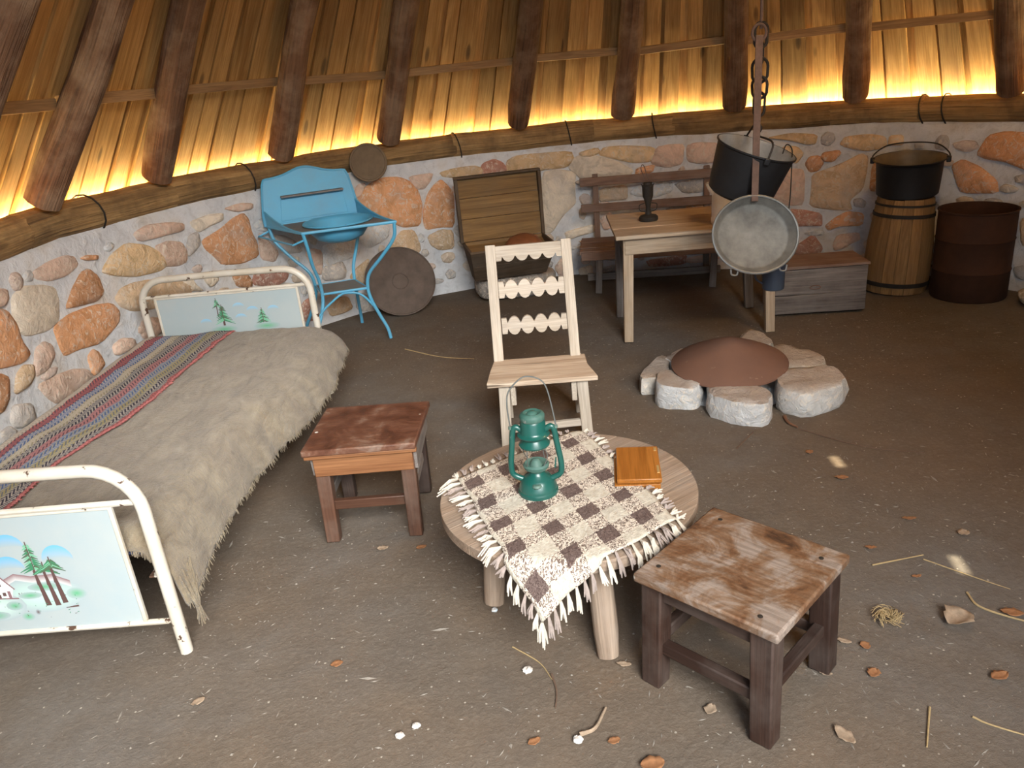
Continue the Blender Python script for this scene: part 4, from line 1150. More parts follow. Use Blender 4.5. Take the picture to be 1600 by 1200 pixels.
mg = thing('tin_mug', 'small dark navy enamel mug hanging on a wire below the pan', 'mug', (1.262, 3.52, .435))
MB().lathe([(0, 0), (.046, 0), (.050, .004), (.053, .125), (.056, .128), (.053, .130), (.050, .125), (.047, .008), (0, .007)], 32).build('cup', M['navy'], mg)
MB().tube(spline([(-.052, 0, .11), (-.08, 0, .105), (-.084, 0, .06), (-.052, 0, .03)], 6), .0045, 8).build('mug_handle', M['navy'], mg)
MB().tube(spline([(-.06, 0, .10), (-.027, 0, .145), (.03, .01, .185), (.075, .04, .365), (.094, .08, .565), (.092, .085, .62), (.066, .08, .638), (.05, .08, .60)], 5), .003, 6).build('hanging_wire', M['wire'], mg)

# ================================================================== GREY BOX
bx = thing('grey_box', 'low grey weathered plank box on the floor beside the barrel', 'box', (1.855, 4.50, 0), rad(-6))
for k, (z0, z1) in enumerate(((.01, .125), (.127, .275))):
    MB().box((0, -.135, (z0 + z1) / 2), (.52, .02, z1 - z0), jit=.004).build('front_plank', M['greyw'], bx, bevel=.003)
    MB().box((0, .135, (z0 + z1) / 2), (.52, .02, z1 - z0), jit=.003).build('back_plank', M['greyw'], bx, bevel=.003)
for sx in (-1, 1): MB().box((sx * .25, 0, .143), (.02, .25, .265)).build('end_board', M['greyw'], bx, bevel=.003)
MB().box((.0, 0, .286), (.54, .30, .020), jit=.004).build('lid_board', M['benchw'], bx, bevel=.003)
MB().tube([(-.03 + .022 * math.cos(2 * PI * k / 14) * 1.4, -.147, .165 + .011 * math.sin(2 * PI * k / 14)) for k in range(14)], .002, 5, closed=True).build('keyhole_plate', M['rust'], bx)

# ================================================================== BARREL, POT ON IT, DRUM
br = thing('wooden_barrel', 'tapering wooden barrel of upright staves with the black pot on top', 'barrel', (2.455, 4.71, 0), rot=(0, rad(2.5), 0))
def brr(z): return interp(z, [0, .06, .14, .30, .50, .575], [.180, .188, .192, .186, .166, .157])
NS = 18
for k in range(NS):
    a0, a1 = 2 * PI * k / NS + .006, 2 * PI * (k + 1) / NS - .006
    b = MB(); zs = [.004, .06, .14, .22, .30, .40, .50, .575 - random.uniform(0, .008)]; vs, gs, fs = [], [], []
    for z in zs:
        for rr in (brr(z), brr(z) - .016):
            for a in (a0, (a0 + a1) / 2, a1):
                vs.append((rr * math.cos(a), rr * math.sin(a), z)); gs.append((z + k, a * .18 + k, rr))
    for i in range(len(zs) - 1):
        A, B = i * 6, (i + 1) * 6
        for p, q_ in ((0, 1), (1, 2), (2, 5), (5, 4), (4, 3), (3, 0)): fs.append((A + p, A + q_, B + q_, B + p))
    fs += [(0, 3, 4, 5, 2, 1), tuple((len(zs) - 1) * 6 + i for i in (0, 1, 2, 5, 4, 3))]
    b.add(vs, fs, gs).build('stave', M['stave'], br, sharp=30)
for z, w in ((.062, .026), (.475, .020), (.535, .012)):
    MB().lathe([(brr(z - w / 2) + .001, z - w / 2), (brr(z - w / 2) + .0055, z - w / 2), (brr(z + w / 2) + .0055, z + w / 2), (brr(z + w / 2) + .001, z + w / 2)], 40, loop=True).build('hoop', M['grime'], br)
MB().lathe([(0, .555), (.142, .555), (.142, .54), (0, .54)], 40).build('barrel_head', M['stave'], br)
pt = thing('barrel_pot', 'black iron pot with raised wire handle standing on the wooden barrel', 'pot', (2.485, 4.715, .584), rot=(rad(5), 0, rad(-32)))
MB().lathe([(0, 0), (.158, 0), (.170, .010), (.174, .06), (.182, .19), (.190, .205), (.202, .212), (.203, .217), (.194, .217)], 48).build('body', M['black'], pt)
MB().lathe([(.195, .2165), (.184, .20), (.176, .18), (.166, .02), (.15, .012), (0, .010)][::-1], 48).build('inside', solid('pot_inside', (.17, .135, .085), .5, .2, .2), pt)
for sx in (-1, 1): MB().box((sx * .203, 0, .205), (.026, .03, .035)).build('ear', M['black'], pt, bevel=.006)
MB().tube(spline([(-.205, 0, .20), (-.20, .03, .235), (-.13, .085, .275), (0, .10, .285), (.13, .085, .275), (.20, .03, .235), (.205, 0, .20)], 6), .0042, 8).build('bail_handle', M['wire'], pt)

dr = thing('rusty_drum', 'dark rusty metal drum open at the top beside the barrel', 'drum', (2.775, 4.455, 0))
MB().lathe([(0, 0), (.20, 0), (.204, .006), (.204, .16), (.208, .168), (.204, .176), (.204, .34), (.208, .348), (.204, .356), (.204, .505), (.209, .510), (.209, .516), (.200, .516), (.198, .505), (.198, .02), (0, .015)], 56).build('shell', M['drum'], dr)
MB().lathe([(.200, .40), (.10, .408), (0, .41)], 40).build('lid_inside', M['drum'], dr)
rk = MB(); rk.grid(lambda u, v: Vector((math.cos(2 * PI * u) * math.cos(PI * (v - .5)) * .09, math.sin(2 * PI * u) * math.cos(PI * (v - .5)) * .07, math.sin(PI * (v - .5)) * .06)) * (1 + .15 * nz(u * 4, v * 5, 3)), 18, 10)
o = rk.build('rock', M['rock']); o.location = (2.99, 4.17, .05); o.color = (.40, .31, .20, 1); tag(o, 'pale rounded stone on the floor right of the rusty drum', 'stone')

# ================================================================== ADDED LAMP, unseen above the view, for warm light on the right
gl = thing('added_warm_lamp', 'small frosted globe lamp hanging on a cord from the roof', 'lamp', (1.85, 2.75, 2.62))
MB().lathe([(0, -.09), (.04, -.081), (.07, -.057), (.088, -.02), (.09, 0), (.086, .025), (.07, .057), (.04, .08), (.022, .088)], 24).build('globe', M['added_bulb'], gl)
MB().lathe([(.0, .125), (.018, .125), (.026, .115), (.026, .085), (.0, .085)], 16).build('lamp_holder', M['grime'], gl)
MB().tube([(0, 0, .12), (-.01, .0, .55)], .004, 6).build('cord', M['wire'], gl)

# ================================================================== CHAIR
cr = thing('slat_chair', 'low bare wooden chair with three scalloped back slats', 'chair', (.125, 3.12, 0), rad(-2))
SZ = .30
b = MB(); poly = [(-.225, -.14), (.235, -.14), (.205, .02), (.205, .14), (-.20, .14), (-.215, .0)]
b.prism(poly, SZ - .022, SZ, lambda x, y, h: Vector((x, y, h + .008 * ((x) / .22) ** 2 * (1 if x < 0 else .5))))
b.build('seat', M['seatw'], cr, bevel=.004)
LT = (-.155, .165); RT = (.170, .165)
for sx, x in ((-1, -.155), (1, .17)):
    MB().bar((x, -.105, SZ - .02), (x + .012 * sx, -.095, 0), .046, .036, up=(0, 1, 0)).build('front_leg', M['pale'], cr, bevel=.003)
    MB().bar((x * 1.02, .20, .0), (x * 1.0, .135, SZ + .0), .040, .03, up=(0, 1, 0)).build('back_leg', M['pale'], cr, bevel=.003)
    MB().box((x - sx * .035, .0, SZ - .065), (.022, .24, .085)).build('seat_bracket', M['pale'], cr, bevel=.003)
PB = lambda x, t: Vector((x, lerp(.125, .265, t), lerp(SZ - .03, .795, t)))
for x0, x1 in ((-.178, -.172), (.162, .158)):
    MB().bar(PB(x0, 0), PB(x1, 1), .044, .024, up=(0, 1, 0)).build('back_post', M['pale'], cr, bevel=.003)
def slat(z0, z1, flat_top):
    x0, x1 = -.150, .137; n = 4; w = (x1 - x0 - .05) / n; r = w / 2; hz_ = (z1 - z0) / 2; zc = (z0 + z1) / 2
    up, lo = [], []
    xs = x0 + .025
    for i in range(n):
        cx = xs + w * (i + .5)
        for k in range(9):
            a = PI - PI * k / 8
            s_ = max(.32, math.sin(a))
            up.append((cx + r * .97 * math.cos(a), zc + hz_ * (s_ if not flat_top else 1.0)))
            lo.append((cx + r * .97 * math.cos(a), zc - hz_ * s_))
    end = .85
    upper = [(x0, zc + hz_ * (1 if flat_top else end)), (x0 + .022, zc + hz_ * (1 if flat_top else end))] + up + [(x1 - .022, zc + hz_ * (1 if flat_top else end)), (x1, zc + hz_ * (1 if flat_top else end))]
    lower = [(x0, zc - hz_ * end), (x0 + .022, zc - hz_ * end)] + lo + [(x1 - .022, zc - hz_ * end), (x1, zc - hz_ * end)]
    b = MB()
    fr = lambda x, z, h: Vector((x, lerp(.125, .265, (z - SZ + .03) / (.795 - SZ + .03)) + h, z))
    # strip of quads so the scallops stay clean
    vs, fs, gs = [], [], []
    for (xa, za), (xb, zb) in zip(upper, lower):
        for h in (-.008, .008):
            vs += [fr(xa, za, h), fr(xb, zb, h)]; gs += [(xa, za, h), (xb, zb, h)]
    m = len(upper)
    for i in range(m - 1):
        A, B = 4 * i, 4 * (i + 1)
        fs += [(A, A + 1, B + 1, B), (A + 2, B + 2, B + 3, A + 3), (A, B, B + 2, A + 2), (A + 1, A + 3, B + 3, B + 1)]
    fs += [(0, 2, 3, 1), (4 * m - 4, 4 * m - 3, 4 * m - 1, 4 * m - 2)]
    b.add(vs, fs, gs).build('back_slat', M['pale'], cr, smooth=False)
slat(.722, .788, True); slat(.565, .645, False); slat(.413, .490, False)
for a, c in (((-.155, .16, .195), (.17, .16, .195)), ((-.165, -.10, .075), (.18, -.10, .085))):
    MB().bar(a, c, .022, .030).build('rung', M['pale'], cr, bevel=.003)
for sx, x in ((-1, -.16), (1, .175)): MB().bar((x, -.10, .10), (x, .18, .10), .022, .026).build('side_rung', M['pale'], cr, bevel=.003)

# ================================================================== STOOLS
st = thing('red_stool', 'reddish brown square stool with an orange front apron beside the bed', 'stool', (-.53, 2.585, 0), rad(-2))
SH = .36
b = MB(); b.prism([(-.205, -.19), (.19, -.19), (.205, .17), (-.195, .185)], SH - .024, SH); b.build('seat', M['redtop'], st, bevel=.005)
MB().box((-.004, -.178, SH - .026 - .0035), (.39, .020, .016)).build('seat_moulding', M['orangew'], st, bevel=.004)
MB().box((0, -.170, SH - .068), (.345, .018, .078)).build('front_apron', M['orangew'], st, bevel=.003)
MB().box((0, .16, SH - .068), (.33, .018, .078)).build('back_apron', M['redst'], st, bevel=.003)
for sx in (-1, 1): MB().box((sx * .176, 0, SH - .068), (.018, .33, .082), jit=.002).build('side_apron', M['greyw'], st, bevel=.003)
for sx in (-1, 1):
    for sy in (-1, 1):
        MB().bar((sx * .150, sy * .140, SH - .025), (sx * .148, sy * (.185 if sy < 0 else .12), 0), .052, .046, up=(0, 1, 0), taper=.92).build('leg', M['darkleg' if sy > 0 else 'redst'], st, bevel=.004)
MB().bar((-.15, -.165, .135), (.15, -.165, .135), .022, .036).build('stretcher', M['redst'], st, bevel=.003)
MB().bar((-.15, .13, .135), (.15, .13, .135), .022, .036).build('stretcher', M['darkleg'], st, bevel=.003)
for sx in (-1, 1): MB().bar((sx * .15, -.16, .155), (sx * .15, .13, .155), .022, .034).build('stretcher', M['greyw'], st, bevel=.003)

st = thing('dark_stool', 'dark worn square stool with a scuffed top beside the round table', 'stool', (.512, 1.578, 0), rad(-46.5))
SH = .34
b = MB(); b.prism([(-.185, -.19), (.19, -.185), (.188, .186), (-.19, .188)], SH - .026, SH); b.build('seat', M['worntop'], st, bevel=.006)
for sx in (-1, 1):
    MB().box((sx * .150, 0, SH - .052), (.018, .27, .050)).build('apron', M['darkleg'], st, bevel=.003)
    MB().box((0, sx * .150, SH - .052), (.27, .018, .050)).build('apron', M['darkleg'], st, bevel=.003)
    for sy in (-1, 1):
        MB().bar((sx * .145, sy * .145, SH - .026), (sx * .152, sy * .152, 0), .058, .054, up=(0, 1, 0), taper=.95).build('leg', M['darkleg'], st, bevel=.005)
for sx in (-1, 1):
    MB().bar((sx * .148, -.14, .135), (sx * .148, .14, .135), .028, .034).build('stretcher', M['darkleg'], st, bevel=.004)
    MB().bar((-.14, sx * .148, .12), (.14, sx * .148, .12), .028, .034).build('stretcher', M['darkleg'], st, bevel=.004)
for x, y in ((-.14, .14), (.14, .13), (.13, -.15), (-.15, -.13)):
    MB().lathe([(0, .0), (.006, .0), (.006, .0012), (0, .002)], 10, (x, y, SH)).build('nail_head', M['grime'], st)

# ================================================================== ROUND TABLE
TCX, TCY, TR_, TH_ = .135, 2.06, .385, .312
rt = thing('round_table', 'low round plank table with splayed log legs', 'table', (TCX, TCY, 0), rad(35))
edges = [-.39, -.20, -.035, .15, .39]
for a, c in zip(edges[:-1], edges[1:]):
    a2, c2 = a + .0012, c - .0012; ptsu, ptsl = [], []
    a2, c2 = max(a2, -TR_ + 1e-4), min(c2, TR_ - 1e-4)
    n = 22
    hi = [(math.sqrt(max(0, TR_ ** 2 - y * y)), y) for y in [lerp(a2, c2, i / n) for i in range(n + 1)]]
    out = hi + [(-x, y) for x, y in hi[::-1]]
    MB().prism(out, TH_ - .034, TH_).build('top_plank', M['round'], rt, bevel=.002)
for sx in (-1, 1): MB().bar((sx * .17, -.30, TH_ - .048), (sx * .17, .30, TH_ - .048), .05, .026).build('batten', M['round'], rt, bevel=.003)
def wl(x, y): 
    c, s_ = math.cos(rad(-35)), math.sin(rad(-35)); x -= TCX; y -= TCY
    return (x * c - y * s_, x * s_ + y * c)
for (tx, ty), (fx, fy) in (((-.085, 2.02), (-.118, 1.965)), ((.185, 1.765), (.19, 1.69)), ((.36, 2.23), (.42, 2.28)), ((.03, 2.33), (-.02, 2.40))):
    A, B = wl(tx, ty), wl(fx, fy)
    MB().tube([(*lerp(Vector(B), Vector(A), t), t * (TH_ - .034)) for t in (0, .25, .5, .75, 1)], [.030, .034, .035, .034, .036], 12, rough=.05).build('leg', M['round'], rt, sharp=60)

# plaid cloth ----------------------------------------------------------
BC = Vector((.222, 2.455)); E1 = Vector((.19, -.63)); E2 = Vector((-.42, -.28))
def cloth_pt(a, b_):
    p = BC + E1 * a + E2 * b_
    p += Vector((.008 * nz(a * 7, b_ * 5, 1), .008 * nz(a * 7, b_ * 5, 9)))
    d = p - Vector((TCX, TCY)); r = d.length
    z = TH_ + .0075 + .0025 * (nz(a * 12, b_ * 10, 3) + 1) 
    R0 = TR_ - .004
    if r > R0:
        e = r - R0; k = d / r
        p = Vector((TCX, TCY)) + k * (R0 + .012 + .30 * e); z -= .006 + .93 * e
    elif r > R0 - .02: z -= .004 * ((r - R0 + .02) / .02) ** 2
    return Vector((p.x, p.y, z))
pc = thing('plaid_cloth', 'fringed brown and cream checked wool cloth on the round table', 'cloth', (0, 0, 0))
MB().grid(lambda u, v: cloth_pt(u, v), 56, 44, lambda u, v: (u * .658 + .03, v * .505 + .02, 0)).build('woven_cloth', M['plaid'], pc, solid=.004, sharp=180)
def tuft(p, out, L, mcol, k=7, spread=.012):
    b_ = tuftb[mcol]
    for i in range(k):
        o1 = Vector((random.uniform(-1, 1), random.uniform(-1, 1), 0)) * spread
        def drop(q):
            d = Vector((q.x - TCX, q.y - TCY)); r = d.length
            if r > TR_ - .002:
                e = r - TR_ + .002; kk = d / r
                return Vector((TCX + kk.x * (TR_ + .014 + .25 * e), TCY + kk.y * (TR_ + .014 + .25 * e), min(q.z, TH_ - .8 * e)))
            return Vector((q.x, q.y, max(q.z, TH_ + .003)))
        hang = p.z < TH_ - .01
        q1 = p + out * L * .5 + o1 * .5 + Vector((0, 0, random.uniform(.0, .008)))
        q2 = p + out * L * random.uniform(.8, 1.1) + o1 + Vector((0, 0, random.uniform(-.002, .006)))
        if hang:
            q1 = p + out * .010 + o1 * .4 + Vector((0, 0, -L * .5)); q2 = p + out * .012 + o1 * .7 + Vector((0, 0, -L * random.uniform(.85, 1.15)))
        else: q1, q2 = drop(q1), drop(q2)
        b_.tube([p, q1, q2], [.0032, .0036, .0018], 5)
tuftb = dict(c=MB(), g=MB())
for side in range(4):
    n = (11, 9, 11, 9)[side] * 2
    for i in range(n + 1):
        t = i / n
        a, b_ = ((t, 0.0), (1.0, t), (t, 1.0), (0.0, t))[side]
        p = cloth_pt(a, b_); o2 = ((-E2), E1, E2, (-E1))[side].normalized(); out = Vector((o2.x, o2.y, 0))
        L = (.028, .060, .050, .030)[side] * random.uniform(.7, 1.2)
        coord = (a * .658 + .03) if side in (0, 2) else (b_ * .505 + .02)
        dark = (coord / .128) % 1 > .55
        tuft(p, out, L, 'g' if dark else 'c', 7, .011)
for k, m in (('c', 'fringec'), ('g', 'fringeg')):
    o = tuftb[k].build('fringe', M[m], pc); o['kind'] = 'stuff'

# lantern --------------------------------------------------------------
ln = thing('hurricane_lantern', 'green hurricane lantern with a thin wire handle on the checked cloth', 'lantern', (.048, 2.045, TH_ + .011), rad(-8))
MB().lathe([(0, 0), (.055, 0), (.060, .003), (.060, .012), (.056, .016), (.056, .026), (.052, .032), (.050, .042), (.040, .054), (.026, .062), (.022, .072), (.0, .072)], 40).build('tank', M['green'], ln)
MB().lathe([(0, .068), (.020, .068), (.022, .076), (.036, .084), (.039, .094), (.034, .100), (.030, .096), (.020, .092), (.012, .108), (.006, .112), (.0, .112)], 36).build('burner', M['greendust'], ln)
MB().lathe([(.006, .160), (.044, .158), (.046, .163), (.038, .172), (.033, .180), (.034, .186), (.046, .190), (.048, .194), (.040, .199), (.037, .205), (.037, .232), (.034, .238), (.0, .238)], 40).build('chimney', M['green'], ln)
MB().lathe([(0, .236), (.032, .236), (.036, .241), (.037, .252), (.034, .258), (.026, .262), (.016, .258), (.010, .264), (0, .265)], 36).build('cap', M['greendust'], ln)
for sx in (-1, 1):
    MB().tube(spline([(sx * .034, 0, .205), (sx * .050, 0, .216), (sx * .060, 0, .205), (sx * .066, 0, .16), (sx * .073, 0, .11), (sx * .074, 0, .075), (sx * .066, 0, .058), (sx * .042, 0, .046)], 6), .0088, 10).build('side_tube', M['green'], ln)
    MB().lathe([(0, -.004), (.006, -.004), (.006, .004), (0, .004)], 10, (sx * .066, 0, .214)).build('handle_pivot', M['greendust'], ln)
MB().tube(spline([(-.066, 0, .213), (-.070, .004, .28), (-.062, .008, .325), (-.025, .012, .362), (.005, .013, .366), (.035, .012, .352), (.050, .009, .32), (.062, .004, .25), (.067, 0, .213)], 6), .0022, 6).build('wire_handle', M['steelwire'], ln)
MB().lathe([(0, 0), (.013, 0), (.015, .003), (.012, .009), (0, .010)], 20, (.002, -.043, .040)).build('filler_cap', M['greendust'], ln)
for k in range(4):
    a = PI / 4 + PI / 2 * k
    MB().tube(spline([(.034 * math.cos(a), .034 * math.sin(a), .096), (.042 * math.cos(a + .3), .042 * math.sin(a + .3), .128), (.036 * math.cos(a + .2), .036 * math.sin(a + .2), .160)], 5), .0013, 5).build('guard_wire', M['steelwire'], ln)
MB().bar((.06, -.005, .115), (.056, -.006, .085), .010, .004, up=(1, 0, 0)).build('wick_lever', M['green'], ln)

# wooden folding box ---------------------------------------------------
wb = thing('wooden_case', 'small varnished orange wooden case lying on the round table', 'case', (.362, 2.125, TH_), rad(-8))
MB().box((-.006, -.002, .0085), (.135, .215, .017)).build('lower_leaf', M['varnish'], wb, bevel=.002)
MB().box((.0, .002, .0255), (.132, .212, .015)).build('upper_leaf', M['varnish'], wb, bevel=.003)
MB().box((.058, -.045, .0335), (.007, .045, .002)).build('clasp', M['brass'], wb)
MB().box((.057, .085, .0335), (.008, .02, .002)).build('hinge', M['brass'], wb)

# ================================================================== HEARTH
HS = [
    ('small pale stone at the left tip of the hearth ring', [(.60, 3.43), (.68, 3.41), (.76, 3.49), (.80, 3.66), (.76, 3.70), (.66, 3.58)], .085, (.56, .53, .48)),
    ('long flat pale stone at the back left of the hearth', [(.80, 3.56), (.92, 3.60), (1.06, 3.72), (1.0, 3.80), (.84, 3.73), (.77, 3.66)], .095, (.60, .62, .63)),
    ('squarish pale stone at the front left of the hearth', [(.65, 3.28), (.72, 3.23), (.82, 3.20), (.875, 3.29), (.80, 3.46), (.70, 3.47)], .105, (.64, .64, .63)),
    ('wide pale stone at the very front of the hearth', [(.845, 3.14), (.95, 3.01), (1.06, 2.97), (1.12, 3.07), (1.10, 3.17), (.96, 3.29), (.89, 3.26)], .10, (.63, .62, .60)),
    ('largest pale block at the right front of the hearth', [(1.16, 3.10), (1.24, 3.01), (1.40, 3.07), (1.49, 3.17), (1.47, 3.31), (1.27, 3.34), (1.18, 3.24)], .11, (.63, .61, .57)),
    ('flat tan stone at the right back of the hearth', [(1.30, 3.38), (1.46, 3.35), (1.51, 3.46), (1.42, 3.64), (1.34, 3.69), (1.28, 3.54)], .095, (.48, .43, .36)),
    ('grey triangular stone behind the baking dome', [(1.18, 3.74), (1.28, 3.68), (1.36, 3.73), (1.35, 3.92), (1.30, 3.97), (1.22, 3.88)], .09, (.36, .35, .33)),
]
for lab, poly, h, colr in HS:
    c = sum((Vector(p) for p in poly), Vector((0, 0))) / len(poly); pts = []
    n = len(poly)
    for i in range(n):
        a, p, q_ = Vector(poly[i - 1]), Vector(poly[i]), Vector(poly[(i + 1) % n])
        pts += [p + (a - p) * .2, p + (q_ - p) * .2, p + (q_ - p) * .5]
    m = len(pts); vs, fs = [], []; s_ = random.random() * 90
    rings = [(.98, -.01), (1.04, .015), (1.03, h * .5), (1.0, h * .88), (.955, h), (.6, h + .006), (.3, h + .003)]
    for f, z in rings:
        for p in pts:
            q_ = (p - c) * f; k = 1 + .12 * nz(q_.x * 18 + s_, q_.y * 18, z * 18)
            vs.append(Vector((q_.x * k, q_.y * k, max(-.01, z + .012 * nz(q_.x * 14, q_.y * 14 + s_, z * 9) * (z > .03)))))
    for r in range(len(rings) - 1):
        for i in range(m):
            j = (i + 1) % m; fs.append((r * m + i, r * m + j, (r + 1) * m + j, (r + 1) * m + i))
    fs.append(tuple((len(rings) - 1) * m + i for i in range(m)))
    b = MB(); b.add(vs, fs, vs); o = b.build('hearth_stone', M['rock'], sharp=55); o.location = (c.x, c.y, 0); o.color = (*colr, 1)
    tag(o, lab, 'stone', 'stones ringing the hearth')
b = MB(); b.lathe([(0, .03), (.10, .028), (.2, .018), (.27, .0)], 36)
o = b.build('ash_bed', M['ash']); o.location = (1.05, 3.42, 0.001); o['kind'] = 'stuff'; tag(o, 'grey ash heaped inside the ring of hearth stones', 'ash')
hl = thing('baking_dome', 'rust-brown conical iron baking dome lying on the hearth stones', 'baking dome', (1.03, 3.42, .122), rot=(rad(6), rad(-1), 0))
MB().lathe([(.262, -.002), (.268, .002), (.262, .010), (.20, .044), (.11, .088), (.05, .116), (.02, .124), (0, .126)], 56, sx=1.0, sy=.95).build('cone', M['lidrust'], hl)
MB().lathe([(.258, -.002), (.19, .036), (.10, .082), (0, .116)], 48, sx=1.0, sy=.95).build('underside', M['grime'], hl)
MB().tube([(.265 * math.cos(2 * PI * k / 48), .252 * math.sin(2 * PI * k / 48), .003) for k in range(48)], .0045, 6, closed=True).build('rim', M['lidrust'], hl)

# ================================================================== LITTER ON THE FLOOR
def gz(x, y): return floor_z(x, y) - .003
def leaf(x, y, L, W, rz, lab, m='leaf', curl=.35, name='dry_leaf', cat='leaf', group='dry leaves on the floor'):
    b = MB()
    def fn(u, v):
        t = u; w = W * (math.sin(PI * min(1, t * .96 + .02)) ** .7) * (1 + .25 * nz(t * 9, x * 7)); s_ = (v - .5) * 2
        return Vector(((t - .5) * L, s_ * w / 2, .003 + curl * abs(s_) * w * .4 + .1 * L * (2 * t - 1) ** 2 + .004 * (nz(t * 6, s_ * 3, y * 5) + .6)))
    b.grid(fn, 8, 4)
    o = b.build(name, M[m], solid=.0006, sharp=180); o.location = (x, y, gz(x, y)); o.rotation_euler = (0, 0, rz)
    return tag(o, lab, cat, group)
LV = [
    (-.564, 1.755, .034, .026, .3, 'orange dry leaf alone on the floor between bed foot and round table', 'leaf'),
    (-.923, 1.661, .038, .024, .6, 'tan dry leaf on the floor before the bed foot leg', 'leafp'),
    (-.03, 1.418, .034, .022, .5, 'orange dry leaf on the floor left of the pale twig', 'leaf'),
    (.225, 1.645, .040, .020, -.3, 'dry leaf at the foot of the front log leg of the round table', 'leafp'),
    (.159, 1.395, .030, .022, .2, 'small brown leaf on the floor right of the pale twig', 'leaf'),
    (.235, 1.318, .055, .045, .1, 'broad brown leaf at the bottom edge below the dark stool', 'leaf'),
    (.407, 1.464, .036, .030, 1.0, 'dry leaf on the floor under the dark stool', 'leafp'),
    (1.301, 1.70, .055, .034, -.4, 'bright orange curled leaf at the right edge of the floor', 'leaf'),
    (.842, 1.532, .034, .032, .8, 'reddish curled leaf right of the dark stool on the floor', 'leaf'),
    (.865, 1.629, .030, .026, 1.7, 'three-cornered brown leaf on the floor right of the dark stool', 'leaf'),
    (.818, 1.653, .040, .018, -.6, 'narrow tan leaf on the floor beside the dark stool leg', 'leafp'),
    (.725, 1.546, .032, .018, -.5, 'pale bent leaf scrap behind the front leg of the dark stool', 'leafp'),
    (.689, 1.349, .060, .032, -1.2, 'long pale leaf on the floor in front of the dark stool', 'leafp'),
    (1.132, 1.482, .048, .032, .3, 'round orange leaf near the bottom right of the floor', 'leaf'),
    (1.137, 1.89, .028, .014, 0, 'small red leaf scrap near the straw right of the dark stool', 'leaf'),
    (1.384, 2.077, .036, .034, .4, 'squarish tan leaf on the dim floor at right', 'leafp'),
    (1.17, 2.486, .046, .026, -.3, 'brown leaf on the floor below the hearth', 'leaf'),
    (1.138, 2.706, .032, .030, .3, 'small orange leaf on the floor nearest the hearth', 'leaf'),
    (1.266, 2.186, .045, .018, -.2, 'thin brown leaf with stem in the middle of the right floor', 'leaf'),
    (1.073, 2.047, .036, .018, -.3, 'reddish leaf on the floor behind the right corner of the dark stool', 'leaf'),
    (-.365, 2.30, .036, .024, .4, 'orange leaf by the right front leg of the red stool', 'leaf'),
    (-.50, 2.315, .040, .026, .2, 'pale leaf scraps under the red stool', 'leafp'),
]
for x, y, L, W, rz, lab, m in LV: leaf(x, y, L, W, rz, lab, m)
leaf(1.148, 1.691, .085, .075, .5, 'big crumpled pale leaf on the floor at right', 'leafp', .75)
def stick(name, pts, r, lab, cat, m, group=None):
    p0 = Vector((pts[0][0], pts[0][1], 0))
    P_ = [Vector((p[0], p[1], gz(p[0], p[1]) + r + (p[2] if len(p) > 2 else 0))) - p0 for p in pts]
    b = MB(); sp = spline(P_, 5); n = len(sp); b.tube(sp, [r * (1 - .5 * i / n) for i in range(n)], 6, rough=.08)
    o = b.build(name, M[m]); o.location = p0; return tag(o, lab, cat, group)
SG = 'straws on the floor'
stick('straw', [(1.04, 1.965), (1.21, 1.99)], .0028, 'straight yellow straw lying right of the dark stool', 'straw', 'straw', SG)
stick('straw', [(1.20, 1.97), (1.30, 1.86), (1.36, 1.80)], .0022, 'thin straw slanting away at the right of the floor', 'straw', 'straw', SG)
stick('straw', [(1.235, 1.80), (1.235, 1.74), (1.30, 1.68), (1.38, 1.63), (1.5, 1.55)], .0036, 'long bent straw stalk at the right edge of the floor', 'straw', 'straw', SG)
stick('straw', [(.92, 1.41), (.855, 1.30)], .0030, 'short straw stalk at the bottom of the floor right of the dark stool', 'straw', 'straw', SG)
stick('straw', [(1.0, 1.37), (1.03, 1.34), (1.14, 1.27)], .0028, 'forked straw stalk at the bottom right corner', 'straw', 'straw', SG)
stick('straw', [(-.62, 4.46), (-.40, 4.26), (-.20, 4.16)], .0035, 'long straw on the floor before the leaning tray', 'straw', 'straw', SG)
stick('straw', [(-.07, 1.76), (.0, 1.69), (.03, 1.62)], .0022, 'thin straw on the floor under the front of the round table', 'straw', 'straw', SG)
stick('straw', [(-.07, 3.80), (.08, 3.86), (.22, 3.92)], .0028, 'pale straw on the floor seen through the chair back', 'straw', 'straw', SG)
stick('twig', [(.08, 1.425), (.12, 1.44), (.155, 1.50)], .006, 'pale curved twig on the floor in front of the round table', 'twig', 'leafp')
stick('twig', [(1.16, 3.04), (1.155, 2.98), (1.175, 2.93)], .008, 'reddish brown stick poking out between the two front hearth stones', 'twig', 'rust')
stick('twig', [(.88, 2.80), (.99, 2.93)], .0035, 'thin dark twig on the floor in front of the hearth', 'twig', 'twig')
stick('twig', [(.03, 1.64), (.038, 1.58), (.03, 1.52)], .0035, 'dark forked twig on the floor left of the front table leg', 'twig', 'twig')
stick('twig', [(1.18, 2.92), (1.35, 2.72), (1.55, 2.62)], .003, 'long dark twig on the floor right of the hearth', 'twig', 'twig')
b = MB()
for k in range(70):
    a = random.uniform(0, 2 * PI); r0 = random.uniform(0, .03); L = random.uniform(.02, .05); d2 = a + random.uniform(1, 2.2)
    p = Vector((r0 * math.cos(a), r0 * math.sin(a), random.uniform(.004, .02)))
    b.tube(spline([p, p + Vector((math.cos(d2) * L * .5, math.sin(d2) * L * .5, .012)), p + Vector((math.cos(d2 + .5) * L, math.sin(d2 + .5) * L, 0))], 4), .0009, 4)
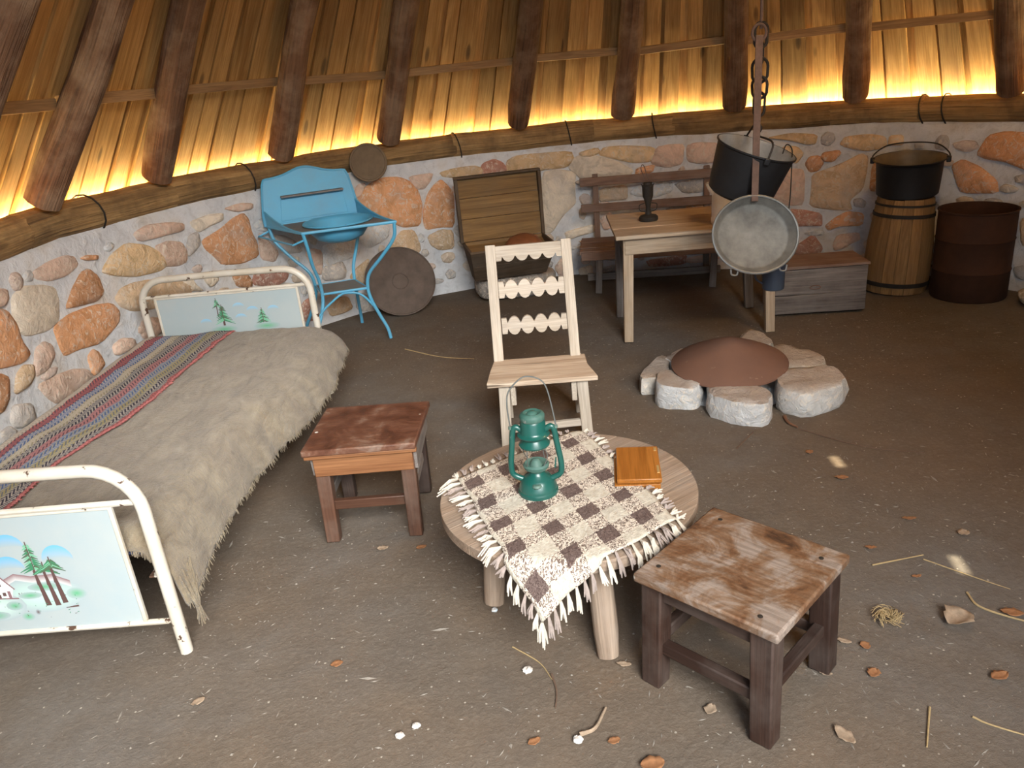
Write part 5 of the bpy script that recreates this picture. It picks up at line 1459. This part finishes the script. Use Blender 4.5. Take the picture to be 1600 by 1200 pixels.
o = b.build('dry_grass_tuft', M['straw']); o.location = (.973, 1.717, gz(.973, 1.717) + .001)
tag(o, 'small tangled tuft of dry grass on the floor right of the dark stool', 'grass')
def pebble(x, y, r, lab, colr):
    b = MB(); s_ = random.random() * 30
    b.grid(lambda u, v: Vector((math.cos(2 * PI * u) * math.cos(PI * (v - .5)) * r, math.sin(2 * PI * u) * math.cos(PI * (v - .5)) * r * .8, math.sin(PI * (v - .5)) * r * .7)) * (1 + .25 * nz(math.cos(2 * PI * u) * 2 + s_, math.sin(2 * PI * u) * 2, v * 4)), 12, 8)
    o = b.build('pebble', M['rock']); o.location = (x, y, gz(x, y) + r * .55); o.color = (*colr, 1); tag(o, lab, 'pebble', 'white pebbles on the floor')
pebble(-.032, 1.66, .014, 'white pebble on the floor left of the front table leg', (.75, .74, .70))
pebble(-.322, 1.504, .011, 'white pebble at the bottom of the floor left of the twig', (.7, .7, .68))
pebble(-.36, 1.478, .012, 'lowest white pebble on the floor beside the other by the bottom edge', (.72, .72, .72))
pebble(-.118, 1.925, .010, 'bluish white pebble at the foot of the left table leg', (.62, .70, .75))
pebble(.075, 1.41, .013, 'white pebble at the left end of the pale twig', (.72, .70, .66))
b = MB()
for k in range(5200):
    x = random.uniform(-1.3, 3.0); y = random.uniform(.9, 5.0) if k % 3 else random.uniform(.9, 2.6)
    if (x - CX) ** 2 + max(0, y - CY) ** 2 > 2.3 ** 2: continue
    s_ = random.uniform(.001, .0026) * (2.2 if random.random() < .05 else 1); a = random.uniform(0, PI); z = gz(x, y)
    e = random.choice((1, 1, 2.6, 5)); ca, sa = math.cos(a) * s_ * e, math.sin(a) * s_ * e
    b.add([(x + ca, y + sa, z), (x - sa / e, y + ca / e, z), (x - ca, y - sa, z), (x + sa / e, y - ca / e, z), (x, y, z + s_ * .8)], [(0, 1, 4), (1, 2, 4), (2, 3, 4), (3, 0, 4)], [(x, y, z)] * 5)
o = b.build('floor_chips', M['chip'], smooth=False); o['kind'] = 'stuff'
tag(o, 'pale stone chips and plant bits scattered over the earth floor', 'litter')
